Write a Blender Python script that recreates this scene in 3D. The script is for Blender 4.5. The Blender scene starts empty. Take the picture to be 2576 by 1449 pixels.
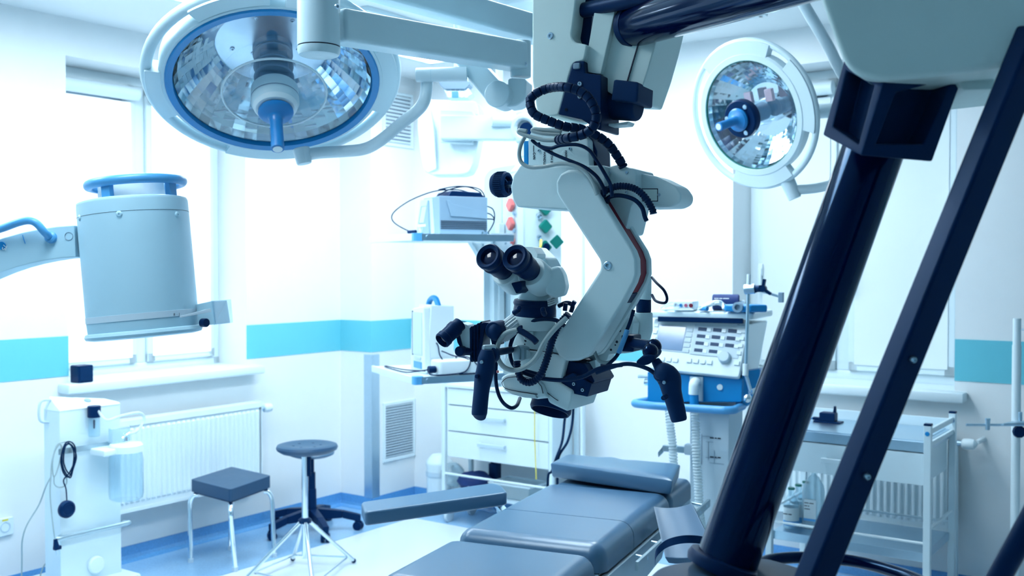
import bpy, bmesh, math, random
from mathutils import Vector as V, Matrix
random.seed(7)
SC = bpy.context.scene
COL = SC.collection
# ---------------------------------------------------------------- camera
FPX, CX, CY, HOR, CAMZ = 2600.0, 1288.0, 724.5, 668.0, 1.6
PITCH = math.atan((CY - HOR) / FPX)
CAM = V((0, 0, CAMZ))
FW = V((0, math.cos(PITCH), -math.sin(PITCH)))
UP = V((0, math.sin(PITCH), math.cos(PITCH)))
cam = bpy.data.cameras.new('camera')
cam.sensor_width = 36.0
cam.lens = 36.0 * FPX / 2576.0
cam.dof.use_dof = True
cam.dof.focus_distance = 2.2
cam.dof.aperture_fstop = 6.0
cam.clip_start = 0.05
camo = bpy.data.objects.new('camera', cam)
COL.objects.link(camo)
camo.location = CAM
camo.rotation_euler = (math.pi / 2 - PITCH, 0, 0)
SC.camera = camo
# ---------------------------------------------------------------- world, exposure
w = bpy.data.worlds.new('world'); SC.world = w; w.use_nodes = True
bg = w.node_tree.nodes['Background']
bg.inputs[0].default_value = (0.60, 0.80, 1.0, 1); bg.inputs[1].default_value = 1.0
SC.view_settings.view_transform = 'Standard'
SC.view_settings.look = 'None'
SC.view_settings.gamma = 1.0
SC.view_settings.use_curve_mapping = False
SC.view_settings.exposure = 2.08
SC.cycles.max_bounces = 6
SC.cycles.diffuse_bounces = 3
SC.cycles.glossy_bounces = 3
SC.cycles.transmission_bounces = 2
SC.cycles.transparent_max_bounces = 10
SC.cycles.use_adaptive_sampling = True
SC.cycles.adaptive_threshold = 0.08
SC.cycles.adaptive_min_samples = 16
SC.cycles.sample_clamp_indirect = 6.0
SC.cycles.use_denoising = True
PANEL_E = 3.6        # ceiling luminaires
BLIND_E = 0.14        # daylight put into the left window's blinds as a glow
# ---------------------------------------------------------------- pixel -> place
def ray(px, py):
    return FW + V((1, 0, 0)) * ((px - CX) / FPX) + UP * ((CY - py) / FPX)
def P(px, py, d):
    return CAM + ray(px, py) * d
def Pz(px, py, z):
    r = ray(px, py); return CAM + r * ((z - CAMZ) / r.z)
def Pp(px, py, o, n):
    r = ray(px, py); return CAM + r * ((o - CAM).dot(n) / r.dot(n))
Z = V((0, 0, 1))
AV = V((0.5766, 0.8170, 0)); BV = V((0.8170, -0.5766, 0))      # along the window wall / along the back wall
C0 = Pz(858, 1240, 0.08); C0.z = 0
C1 = Pz(1043, 1225, 0.08); C1.z = 0
# ---------------------------------------------------------------- materials
def mat(name, col, rough=0.5, metal=0.0, spec=0.5, coat=0.0, var=0.04, scale=14.0, bump=0.0, bscale=200.0, stint=None):
    m = bpy.data.materials.new(name); m.use_nodes = True
    nt = m.node_tree; b = nt.nodes['Principled BSDF']
    b.inputs['Metallic'].default_value = metal
    b.inputs['Specular IOR Level'].default_value = spec
    b.inputs['Coat Weight'].default_value = coat
    b.inputs['Coat Roughness'].default_value = 0.05
    if stint: b.inputs['Specular Tint'].default_value = (*stint, 1); b.inputs['Coat Tint'].default_value = (*stint, 1)
    tc = nt.nodes.new('ShaderNodeTexCoord')
    nz = nt.nodes.new('ShaderNodeTexNoise'); nz.inputs['Scale'].default_value = scale; nz.inputs['Detail'].default_value = 4
    nt.links.new(tc.outputs['Object'], nz.inputs['Vector'])
    cr = nt.nodes.new('ShaderNodeMix'); cr.data_type = 'RGBA'
    cr.inputs[6].default_value = (*[c * (1 - var) for c in col], 1); cr.inputs[7].default_value = (*[min(1, c * (1 + var)) for c in col], 1)
    nt.links.new(nz.outputs['Fac'], cr.inputs[0]); nt.links.new(cr.outputs[2], b.inputs['Base Color'])
    mr = nt.nodes.new('ShaderNodeMapRange'); mr.inputs[3].default_value = max(0.0, rough * 0.9); mr.inputs[4].default_value = min(1, rough * 1.1)
    nt.links.new(nz.outputs['Fac'], mr.inputs[0]); nt.links.new(mr.outputs[0], b.inputs['Roughness'])
    if bump:
        n2 = nt.nodes.new('ShaderNodeTexNoise'); n2.inputs['Scale'].default_value = bscale; n2.inputs['Detail'].default_value = 3
        nt.links.new(tc.outputs['Object'], n2.inputs['Vector'])
        bp = nt.nodes.new('ShaderNodeBump'); bp.inputs['Strength'].default_value = bump; bp.inputs['Distance'].default_value = 0.002
        nt.links.new(n2.outputs['Fac'], bp.inputs['Height']); nt.links.new(bp.outputs['Normal'], b.inputs['Normal'])
    return m
def emit(name, col, s):
    m = bpy.data.materials.new(name); m.use_nodes = True
    b = m.node_tree.nodes['Principled BSDF']
    b.inputs['Base Color'].default_value = (0.8, 0.85, 0.9, 1)
    b.inputs['Emission Color'].default_value = (*col, 1); b.inputs['Emission Strength'].default_value = s
    return m
def glass(name, tint=(0.9, 0.96, 1.0), rough=0.02, refl=1.0, milk=0.0):
    m = bpy.data.materials.new(name); m.use_nodes = True
    nt = m.node_tree; nt.nodes.remove(nt.nodes['Principled BSDF'])
    out = nt.nodes['Material Output']
    tr = nt.nodes.new('ShaderNodeBsdfTransparent'); tr.inputs[0].default_value = (*tint, 1)
    gl = nt.nodes.new('ShaderNodeBsdfGlossy'); gl.inputs['Roughness'].default_value = rough
    lw = nt.nodes.new('ShaderNodeLayerWeight'); lw.inputs[0].default_value = 0.5
    pw = nt.nodes.new('ShaderNodeMath'); pw.operation = 'POWER'; pw.inputs[1].default_value = 4.0
    nt.links.new(lw.outputs['Facing'], pw.inputs[0])
    mu = nt.nodes.new('ShaderNodeMath'); mu.operation = 'MULTIPLY_ADD'; mu.inputs[1].default_value = min(0.85, 0.7 * refl); mu.inputs[2].default_value = 0.05 * refl
    nt.links.new(pw.outputs[0], mu.inputs[0])
    mx = nt.nodes.new('ShaderNodeMixShader')
    nt.links.new(mu.outputs[0], mx.inputs[0]); nt.links.new(tr.outputs[0], mx.inputs[1]); nt.links.new(gl.outputs[0], mx.inputs[2])
    last = mx
    if milk:
        df = nt.nodes.new('ShaderNodeBsdfDiffuse'); df.inputs[0].default_value = (0.75, 0.9, 0.97, 1)
        m2 = nt.nodes.new('ShaderNodeMixShader'); m2.inputs[0].default_value = milk
        nt.links.new(mx.outputs[0], m2.inputs[1]); nt.links.new(df.outputs[0], m2.inputs[2]); last = m2
    nt.links.new(last.outputs[0], out.inputs['Surface'])
    return m
M = dict(
    wall=mat('wall_paint', (0.79, 0.865, 0.91), 0.55, var=0.015, bump=0.05, bscale=400),
    wall2=mat('fill_tint_wall_paint', (0.36, 0.58, 0.68), 0.6, var=0.02),  # unseen walls only; blue tint added to dim and cool the bounced light
    ceil=mat('ceiling_paint', (0.79, 0.87, 0.91), 0.7, var=0.015),
    teal=mat('teal_wall_paint', (0.13, 0.56, 0.70), 0.5, var=0.02),
    white=mat('white_enamel', (0.66, 0.83, 0.92), 0.30, var=0.02),
    whitem=mat('white_plastic', (0.70, 0.85, 0.93), 0.42, var=0.02),
    lampgrey=mat('lamp_lacquer', (0.56, 0.77, 0.87), 0.32, var=0.02),
    scope=mat('microscope_lacquer', (0.62, 0.83, 0.90), 0.42, var=0.03, bump=0.08, bscale=900),
    scope2=mat('microscope_arm_lacquer', (0.68, 0.88, 0.89), 0.45, var=0.03, bump=0.08, bscale=900),
    carm=mat('imaging_lacquer', (0.40, 0.66, 0.81), 0.40, var=0.02),
    black=mat('black_plastic', (0.002, 0.016, 0.068), 0.42, spec=0.3, stint=(0.15, 0.50, 1.0), var=0.1),
    blackm=mat('matte_black_plastic', (0.003, 0.022, 0.08), 0.6, spec=0.3, stint=(0.15, 0.50, 1.0), var=0.1, bump=0.1, bscale=600),
    gloss=mat('glossy_black_tube', (0.0005, 0.004, 0.035), 0.10, stint=(0.15, 0.50, 1.0), spec=0.45, var=0.05),
    rubber=mat('black_rubber', (0.003, 0.016, 0.06), 0.65, spec=0.3, stint=(0.15, 0.50, 1.0), var=0.1),
    cable=mat('black_cable', (0.002, 0.013, 0.05), 0.45, spec=0.3, stint=(0.15, 0.50, 1.0), var=0.1),
    gcable=mat('grey_cable', (0.30, 0.42, 0.46), 0.45, var=0.06),
    vinyl=mat('dark_vinyl', (0.042, 0.12, 0.225), 0.30, spec=1.0, stint=(0.8, 0.92, 1.0), var=0.12, scale=6, bump=0.02, bscale=500),
    shell=mat('dark_moulded_shell', (0.03, 0.085, 0.16), 0.5, spec=0.25, var=0.08), stoolv=mat('stool_vinyl', (0.014, 0.055, 0.13), 0.38, spec=0.6, stint=(0.7, 0.9, 1.0), var=0.08), vinylg=mat('grey_blue_vinyl', (0.05, 0.13, 0.24), 0.4, spec=0.6, stint=(0.7, 0.88, 1.0), var=0.1, scale=6),
    steel=mat('brushed_steel', (0.50, 0.66, 0.78), 0.30, metal=1.0, var=0.05, scale=40),
    alu=mat('anodised_aluminium', (0.42, 0.55, 0.62), 0.38, metal=0.85, var=0.05),
    chrome=mat('chrome', (0.78, 0.87, 0.93), 0.12, metal=1.0, var=0.02),
    blue=mat('blue_lacquer', (0.0, 0.25, 0.62), 0.35, var=0.04), hblue=mat('handle_blue', (0.01, 0.22, 0.58), 0.35, var=0.04),
    lblue=mat('light_blue_lacquer', (0.08, 0.36, 0.72), 0.35, var=0.04),
    dblue=mat('dark_blue_fabric', (0.006, 0.035, 0.17), 0.7, var=0.15, bump=0.3, bscale=80),
    red=mat('red_plastic', (0.80, 0.20, 0.20), 0.4, var=0.04),
    dred=mat('dark_red_cover', (0.20, 0.004, 0.03), 0.45, spec=0.2, var=0.06),
    green=mat('green_plastic', (0.003, 0.20, 0.17), 0.35, var=0.06),
    yellow=mat('yellow_cable', (0.75, 0.68, 0.10), 0.4),
    grey=mat('grey_plastic', (0.22, 0.36, 0.50), 0.45, var=0.05),
    lgrey=mat('light_grey_plastic', (0.50, 0.66, 0.78), 0.45, var=0.04),
    screen=mat('display_glass', (0.13, 0.24, 0.42), 0.10, spec=0.8, var=0.3, scale=9),
    dscreen=mat('dark_display', (0.03, 0.07, 0.15), 0.45, spec=0.2, var=0.1),
    pink=mat('pink_socket', (0.60, 0.16, 0.30), 0.4), rose=mat('rose_filter', (0.62, 0.48, 0.58), 0.2),
    gap=mat('shadow_blue', (0.06, 0.14, 0.26), 0.8), ink=mat('ink', (0.01, 0.025, 0.06), 0.6),
    wink=mat('white_ink', (0.75, 0.85, 0.9), 0.6),
    paper=mat('label_paper', (0.68, 0.80, 0.86), 0.6),
    floor=mat('pale_linoleum', (0.70, 0.82, 0.90), 0.25, var=0.02, scale=60),
    mirror=mat('reflector_mirror', (0.76, 0.88, 0.95), 0.07, metal=1.0, var=0.08, scale=3),
    pane=glass('window_glass'),
    cover=glass('lamp_cover_glass', (0.93, 0.97, 1.0), 0.03, 1.2),
    jar=glass('jar_glass', (0.82, 0.93, 0.98), 0.03, 1.4, milk=0.06),
    pet=glass('clear_plastic', (0.80, 0.92, 0.97), 0.10, 1.2, milk=0.30),
    hose=glass('corrugated_hose_plastic', (0.85, 0.93, 0.96), 0.15, 1.0, milk=0.55),
    lens=mat('eyepiece_lens', (0.003, 0.01, 0.05), 0.08, spec=0.4),
)
# speckled blue linoleum border
mb = mat('blue_linoleum', (0.10, 0.34, 0.70), 0.22, var=0.22, scale=110, spec=0.8); M['bfloor'] = mb; M['border'] = mat('pale_blue_linoleum', (0.26, 0.50, 0.78), 0.20, var=0.16, scale=120, spec=0.9)
M['panel'] = emit('luminaire_diffuser', (0.86, 0.955, 1.0), PANEL_E)
M['blind2'] = mat('unlit_roller_blind', (0.74, 0.85, 0.91), 0.7, var=0.01)  # same blind with the daylight glow left out, for the dimmer right window
M['blind'] = emit('daylit_roller_blind', (0.86, 0.95, 1.0), BLIND_E)
# ---------------------------------------------------------------- mesh helpers (all in world space)
def merge(*bms):
    out = bms[0]
    for b in bms[1:]:
        me = bpy.data.meshes.new('tmp'); b.to_mesh(me); out.from_mesh(me); bpy.data.meshes.remove(me); b.free()
    return out
def bev(bm, w, seg=2, ang=30):
    if w <= 0: return bm
    bm.normal_update()
    es = [e for e in bm.edges if len(e.link_faces) == 2 and e.calc_face_angle(0) > math.radians(ang)]
    if es: bmesh.ops.bevel(bm, geom=es, offset=w, segments=seg, profile=0.5, affect='EDGES', clamp_overlap=True)
    return bm
def box(c, size, u=V((1, 0, 0)), v=None, w=None, b=0.0, seg=2):
    """centre, full sizes, axes u,v,w"""
    u = V(u).normalized()
    w = V(w).normalized() if w is not None else V((0, 0, 1))
    v = V(v).normalized() if v is not None else w.cross(u).normalized()
    bm = bmesh.new(); vs = []
    for k in (-.5, .5):
        for j in (-.5, .5):
            for i in (-.5, .5):
                vs.append(bm.verts.new(V(c) + u * size[0] * i + v * size[1] * j + w * size[2] * k))
    for f in ((0, 2, 3, 1), (4, 5, 7, 6), (0, 1, 5, 4), (2, 6, 7, 3), (0, 4, 6, 2), (1, 3, 7, 5)):
        bm.faces.new([vs[i] for i in f])
    bmesh.ops.recalc_face_normals(bm, faces=bm.faces)
    return bev(bm, b, seg)
def prism(pts, vec, b=0.0, seg=2, pts2=None):
    """polygon of 3d points swept along vec (or lofted to pts2)"""
    bm = bmesh.new(); vec = V(vec)
    a = [bm.verts.new(p) for p in pts]
    c = [bm.verts.new(p) for p in (pts2 if pts2 else [V(p) + vec for p in pts])]
    n = len(pts)
    bm.faces.new(a); bm.faces.new(c[::-1])
    for i in range(n): bm.faces.new((a[i], c[i], c[(i + 1) % n], a[(i + 1) % n]))
    bmesh.ops.recalc_face_normals(bm, faces=bm.faces)
    return bev(bm, b, seg)
def basis(ax):
    ax = V(ax).normalized()
    h = Z if abs(ax.z) < 0.95 else V((0, 1, 0))
    u = h.cross(ax).normalized(); v = ax.cross(u).normalized()
    return u, v, ax
def lathe(o, ax, prof, seg=32, sx=1.0, sy=1.0, uv=None, cap=True):
    """profile (r, h) along ax from o; ends closed when r is 0 or by caps"""
    u, v, ax = basis(ax)
    if uv: u, v = uv
    bm = bmesh.new(); rings = []
    for r, h in prof:
        if r < 1e-6: rings.append([bm.verts.new(V(o) + ax * h)])
        else: rings.append([bm.verts.new(V(o) + ax * h + u * (r * sx * math.cos(2 * math.pi * i / seg)) + v * (r * sy * math.sin(2 * math.pi * i / seg))) for i in range(seg)])
    for A, B in zip(rings, rings[1:]):
        for i in range(seg):
            j = (i + 1) % seg
            if len(A) == 1 and len(B) == 1: continue
            if len(A) == 1: bm.faces.new((A[0], B[i], B[j]))
            elif len(B) == 1: bm.faces.new((A[i], B[0], A[j]))
            else: bm.faces.new((A[i], B[i], B[j], A[j]))
    for r_ in (rings[0], rings[-1]):
        if cap and len(r_) > 1 and prof[0] != prof[-1]: bm.faces.new(r_)
    if prof[0] == prof[-1]: bmesh.ops.remove_doubles(bm, verts=bm.verts, dist=1e-6)
    bmesh.ops.recalc_face_normals(bm, faces=bm.faces)
    return bm
def cyl(p, q, r, seg=24, b=0.0, r2=None):
    p, q = V(p), V(q); L = (q - p).length; r2 = r if r2 is None else r2
    if b > 0: pr = [(r - b, 0), (r - b * .3, b * .3), (r, b), (r2, L - b), (r2 - b * .3, L - b * .3), (r2 - b, L)]
    else: pr = [(r, 0), (r2, L)]
    return lathe(p, q - p, pr, seg)
def ball(c, r, seg=20, sc=(1, 1, 1)):
    bm = bmesh.new(); bmesh.ops.create_uvsphere(bm, u_segments=seg, v_segments=seg // 2, radius=1)
    for v in bm.verts: v.co = V(c) + V((v.co.x * r * sc[0], v.co.y * r * sc[1], v.co.z * r * sc[2]))
    return bm
def spline(pts, n=8, closed=False):
    pts = [V(p) for p in pts]
    if len(pts) < 3: return pts
    out = []; N = len(pts); rng = N if closed else N - 1
    for i in range(rng):
        g = lambda k: pts[k % N] if closed else pts[min(max(k, 0), N - 1)]
        p0, p1, p2, p3 = g(i - 1), g(i), g(i + 1), g(i + 2)
        for k in range(n):
            t = k / n
            out.append(0.5 * ((2 * p1) + (p2 - p0) * t + (2 * p0 - 5 * p1 + 4 * p2 - p3) * t * t + (3 * p1 - p0 - 3 * p2 + p3) * t ** 3))
    if not closed: out.append(pts[-1])
    return out
def tube(pts, r, seg=10, closed=False, n=8, smooth=True, ribs=0, rib=0.0, wrap=False):
    """swept tube; ribs>0: corrugated with that pitch in metres"""
    path = spline(pts, n, closed) if smooth else [V(p) for p in pts]
    if ribs:
        L = [0]
        for a, b_ in zip(path, path[1:]): L.append(L[-1] + (b_ - a).length)
        m = max(4, int(L[-1] / ribs * (8 if wrap else 4))); np_ = []; j = 0
        for k in range(m + 1):
            d = L[-1] * k / m
            while j < len(L) - 2 and L[j + 1] < d: j += 1
            t = (d - L[j]) / max(1e-9, L[j + 1] - L[j]); np_.append(path[j].lerp(path[j + 1], min(1, t)))
        path = np_
    bm = bmesh.new(); rings = []; N = len(path); up = None
    for i, p in enumerate(path):
        a = path[(i - 1) % N] if (closed or i > 0) else p; c = path[(i + 1) % N] if (closed or i < N - 1) else p
        t = (c - a).normalized()
        if up is None:
            up = Z if abs(t.z) < .9 else V((1, 0, 0))
        s = t.cross(up).normalized(); up = s.cross(t).normalized()
        rr = r if not callable(r) else r(i / max(1, N - 1))
        if ribs: rr += (rib * (1 - .12 * (i % 8)) if i % 8 < 7 else -2.2 * rib) if wrap else rib * (1 if i % 4 in (0, 1) else -1)
        rings.append([bm.verts.new(p + s * (rr * math.cos(2 * math.pi * k / seg)) + up * (rr * math.sin(2 * math.pi * k / seg))) for k in range(seg)])
    for i in range(N if closed else N - 1):
        A, B = rings[i], rings[(i + 1) % N]
        for k in range(seg): bm.faces.new((A[k], B[k], B[(k + 1) % seg], A[(k + 1) % seg]))
    if not closed:
        bm.faces.new(rings[0]); bm.faces.new(rings[-1])
    bmesh.ops.recalc_face_normals(bm, faces=bm.faces)
    return bm
def rbox2(c, u, v, w, su, sv, sw, r, n=5, b=0.0):
    """slab with rounded outline in the u-v plane, thickness sw along w, edge bevel b"""
    u, v, w = V(u).normalized(), V(v).normalized(), V(w).normalized(); pts = []
    for (a, bb, st) in ((1, 1, 0), (-1, 1, 90), (-1, -1, 180), (1, -1, 270)):
        for k in range(n + 1):
            t = math.radians(st + 90 * k / n)
            pts.append(V(c) + u * (a * (su / 2 - r) + r * math.cos(t)) + v * (bb * (sv / 2 - r) + r * math.sin(t)) - w * sw / 2)
    return prism(pts, w * sw, b, 2)
def rpoly(pts, radii, n=5):
    """round the corners of a 3d polygon"""
    out = []; N = len(pts)
    for i, p in enumerate(pts):
        r = radii[i] if isinstance(radii, (list, tuple)) else radii
        a, c = V(pts[i - 1]), V(pts[(i + 1) % N]); p = V(p)
        d1, d2 = a - p, c - p
        if r <= 0: out.append(p); continue
        k = min(r, d1.length * .49, d2.length * .49)
        q0, q1 = p + d1.normalized() * k, p + d2.normalized() * k
        for j in range(n + 1):
            t = j / n; out.append(q0 * (1 - t) ** 2 + p * 2 * t * (1 - t) + q1 * t * t)
    return out
def text_bm(s, size, o, u, v, depth=0.0005, align='LEFT'):
    cu = bpy.data.curves.new('t', 'FONT'); cu.body = s; cu.size = size; cu.extrude = depth; cu.align_x = align; cu.resolution_u = 2
    ob = bpy.data.objects.new('t', cu); COL.objects.link(ob)
    dg = bpy.context.evaluated_depsgraph_get(); me = bpy.data.meshes.new_from_object(ob.evaluated_get(dg))
    bpy.data.objects.remove(ob); bpy.data.curves.remove(cu)
    u, v = V(u).normalized(), V(v).normalized(); wv = u.cross(v)
    bm = bmesh.new(); bm.from_mesh(me); bpy.data.meshes.remove(me)
    for x in bm.verts: x.co = V(o) + u * x.co.x + v * x.co.y + wv * x.co.z
    return bm
def dashes(o, u, v, size, words, th=.0006):
    """a line of print too small to read in the photograph: one dash per word"""
    u, v = V(u).normalized(), V(v).normalized(); n = u.cross(v); x = 0; out = []
    for w_ in words:
        out.append(box(V(o) + u * (x + w_ * size / 2) + v * size * .35, (w_ * size, size * .6, th), u, v, n)); x += (w_ + .5) * size
    return merge(*out)
# ---------------------------------------------------------------- objects
def mesh_of(bm, mats, flat=False, off=V((0, 0, 0)), ang=35):
    me = bpy.data.meshes.new('m')
    for v in bm.verts: v.co -= off
    bm.to_mesh(me); bm.free()
    for m in (mats if isinstance(mats, (list, tuple)) else [mats]): me.materials.append(m)
    if not flat:
        me.shade_smooth(); me.set_sharp_from_angle(angle=math.radians(ang))
    return me
def tag(o, label=None, cat=None, group=None, kind=None):
    if label: o['label'] = label
    if cat: o['category'] = cat
    if group: o['group'] = group
    if kind: o['kind'] = kind
    return o
class Thing:
    """Empty at the thing's base that parents its parts"""
    def __init__(s, name, label, cat, base, group=None, kind=None):
        s.o = bpy.data.objects.new(name, None); COL.objects.link(s.o)
        s.base = V(base); s.o.location = s.base; s.o.empty_display_size = 0.05
        tag(s.o, label, cat, group, kind)
    def part(s, name, bm, m, parent=None, label=None, flat=False, ang=35):
        if isinstance(m, str): m = M[m]
        me = mesh_of(bm, m, flat, s.base, ang)
        o = bpy.data.objects.new(name, me); me.name = name; COL.objects.link(o); o.parent = parent or s.o
        if not flat:
            wn = o.modifiers.new('weighted_normal', 'WEIGHTED_NORMAL'); wn.keep_sharp = True; wn.weight = 50
        if label: o['label'] = label
        return o
def single(name, bm, m, label, cat, base=None, group=None, kind=None, flat=False):
    if isinstance(m, str): m = M[m]
    if base is None:
        xs = [v.co for v in bm.verts]
        base = V((sum(v.x for v in xs) / len(xs), sum(v.y for v in xs) / len(xs), min(v.z for v in xs)))
    me = mesh_of(bm, m, flat, V(base))
    o = bpy.data.objects.new(name, me); me.name = name; COL.objects.link(o); o.location = base
    return tag(o, label, cat, group, kind)
def struct(name, bm, m, label=None, parent=None, flat=True):
    if isinstance(m, str): m = M[m]
    me = mesh_of(bm, m, flat)
    o = bpy.data.objects.new(name, me); me.name = name; COL.objects.link(o)
    if parent: o.parent = parent
    else: tag(o, label, None, None, 'structure')
    return o
def child_copy(src, loc, parent):
    c = src.copy(); COL.objects.link(c); c.parent = parent; c.location = V(src.location) + V(loc); return c
# ================================================================ room shell
NA = BV.copy()                      # window wall's normal into the room
NB = -AV                            # back wall's normal into the room
def hitA(px, py, off=0.0): return Pp(px, py, C0 + NA * off, NA)
def hitB(px, py, off=0.0): return Pp(px, py, C1 + NB * off, NB)
def sA(px, py=900, off=0.0): return (hitA(px, py, off) - C0).dot(AV)
def sB(px, py=900, off=0.0): return (hitB(px, py, off) - C1).dot(BV)
def WA(s, z, off=0.0): return C0 + AV * s + NA * off + Z * z
def WB(s, z, off=0.0): return C1 + BV * s + NB * off + Z * z
CEIL = hitA(230, 57).z
LEN_BACK = 7.3                      # how far the room runs back past the camera along the window wall
sEndA = (C1 - C0).dot(AV)           # window wall meets the back wall
protr = (C1 - C0).dot(BV)
WIDE = 6.9
print('CEIL', CEIL, 'pillar', sEndA, protr)
# corner posts of the room
kA = C0 + AV * sEndA                # back-left corner
q0, q1 = kA - AV * LEN_BACK, kA
q2, q3 = kA + BV * WIDE, kA + BV * WIDE - AV * LEN_BACK
def slab(pts, z0, z1): return prism([V((p.x, p.y, z0)) for p in pts], Z * (z1 - z0))
struct('floor', slab([q0 - BV * .3 - AV * .1, q1 - BV * .3 + AV * .3, q2 + AV * .3 + BV * .1, q3 + BV * .1 - AV * .1], -0.1, 0.0), 'floor', 'pale polished linoleum operating room floor')
# blue linoleum borders, a few millimetres of sheet welded flush beside the pale field
def strip(p, d, L, n, w0, w1, z0, z1):
    return prism([p + n * w0 + Z * z0, p + n * w1 + Z * z0, p + n * w1 + Z * z1, p + n * w0 + Z * z1], d * L)
b1 = strip(q0, AV, LEN_BACK, NA, 0.0, 0.62, 0, 0.003)
b2 = strip(kA, BV, WIDE, NB, 0.0, 0.42, 0, 0.0025)
struct('floor_border', merge(b1, b2), 'border', 'blue speckled linoleum border along the walls')
# ---- window wall
R_Z1 = hitA(170, 140).z; R_S0 = sA(172); R_S1 = sA(620)
SILL_Z = hitA(640, 918, 0.0).z
print('winA', R_S0, R_S1, R_Z1, SILL_Z)
def wall_hole(W, s0, s1, h0, h1, z0, z1, n, th=0.32):
    out = []
    for a, b, c, d in ((s0, h0, 0, CEIL), (h1, s1, 0, CEIL), (h0, h1, 0, z0), (h0, h1, z1, CEIL)):
        out.append(prism([W(a, c), W(b, c), W(b, d), W(a, d)], -n * th))
    return merge(*out)
struct('wall_left', wall_hole(WA, sEndA - LEN_BACK, sEndA, R_S0, R_S1, SILL_Z, R_Z1, NA), 'wall', 'white painted wall with the left window')
# ---- back wall
B_S0 = sB(1843, 700); B_S1 = sB(2402, 900); B_SILL = hitB(2400, 985, 0.0).z
B_Z1 = R_Z1
print('winB', B_S0, B_S1, B_SILL)
struct('wall_back', wall_hole(WB, -protr, WIDE - protr, B_S0, B_S1, B_SILL, B_Z1, NB), 'wall', 'white painted wall with the right window')
struct('wall_right', prism([q2, q3, q3 + Z * CEIL, q2 + Z * CEIL], BV * .2), 'wall2', 'unseen side wall tinted blue grey to cool the fill light')
struct('wall_front', prism([q0, q3, q3 + Z * CEIL, q0 + Z * CEIL], -AV * .2), 'wall2', 'unseen wall behind the viewer tinted blue grey to cool the fill light')
# boxed shaft in the corner
pil = [C0, C0 + BV * protr, C1.copy(), kA]
struct('wall_shaft', prism(pil, Z * CEIL, 0), 'wall', 'boxed white ventilation shaft in the corner')
struct('ceiling', slab([q0 - BV * .4, q1 - BV * .4 + AV * .4, q2 + AV * .4, q3], CEIL, CEIL + .12), 'ceil', 'white suspended ceiling')
# ---- coved blue baseboards
def cove(p, d, L, n, h=0.085):
    pr = [(0, h), (0.004, h), (0.006, 0.035), (0.012, 0.018), (0.028, 0.006), (0.04, 0.0035), (0, 0)]
    return prism([p + n * x + Z * z for x, z in pr], d * L)
struct('baseboard_left', cove(q0, AV, LEN_BACK - sEndA, NA), 'bfloor', 'blue coved baseboard under the left window')
struct('baseboard_shaft', merge(cove(C0, BV, protr, NB), cove(C0 + BV * protr, AV, sEndA, NA)), 'bfloor', 'blue coved baseboard round the shaft')
struct('baseboard_back', cove(C1, BV, WIDE - protr, NB), 'bfloor', 'blue coved baseboard along the back wall')
# ---- teal bands
tz1, tz0 = hitA(740, 811).z, hitA(740, 892).z
print('band', tz0, tz1)
def band(W, s0, s1, n): return prism([W(s0, tz0), W(s1, tz0), W(s1, tz1), W(s0, tz1)], n * .003)
struct('trim_1', band(WA, sEndA - LEN_BACK, R_S0, NA), 'teal', 'teal painted band on the wall left of the window')
struct('trim_2', band(WA, R_S1, 0, NA), 'teal', 'teal painted band between the left window and the shaft')
pc = C0 + BV * protr
struct('trim_3', merge(prism([C0 + Z * tz0, pc + Z * tz0, pc + Z * tz1, C0 + Z * tz1], NB * .003),
                       prism([pc + Z * tz0 - AV * .003, C1 + Z * tz0, C1 + Z * tz1, pc + Z * tz1 - AV * .003], NA * .003)), 'teal', 'teal painted band round the shaft')
struct('trim_4', band(WB, 0, B_S0, NB), 'teal', 'teal painted band behind the microscope')
struct('trim_5', band(WB, B_S1, WIDE - protr, NB), 'teal', 'brighter teal painted band right of the right window')
# steel corner guard on the shaft
g = pc + NB * .001 + NA * .001
struct('trim_6', merge(box(g + AV * .035 + NA * .002 + Z * .55, (.07, .004, .94), AV, b=.001), box(g - BV * .03 + NB * .002 + Z * .55, (.07, .004, .94), BV, b=.001)), 'steel', 'steel corner guard on the shaft')
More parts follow.
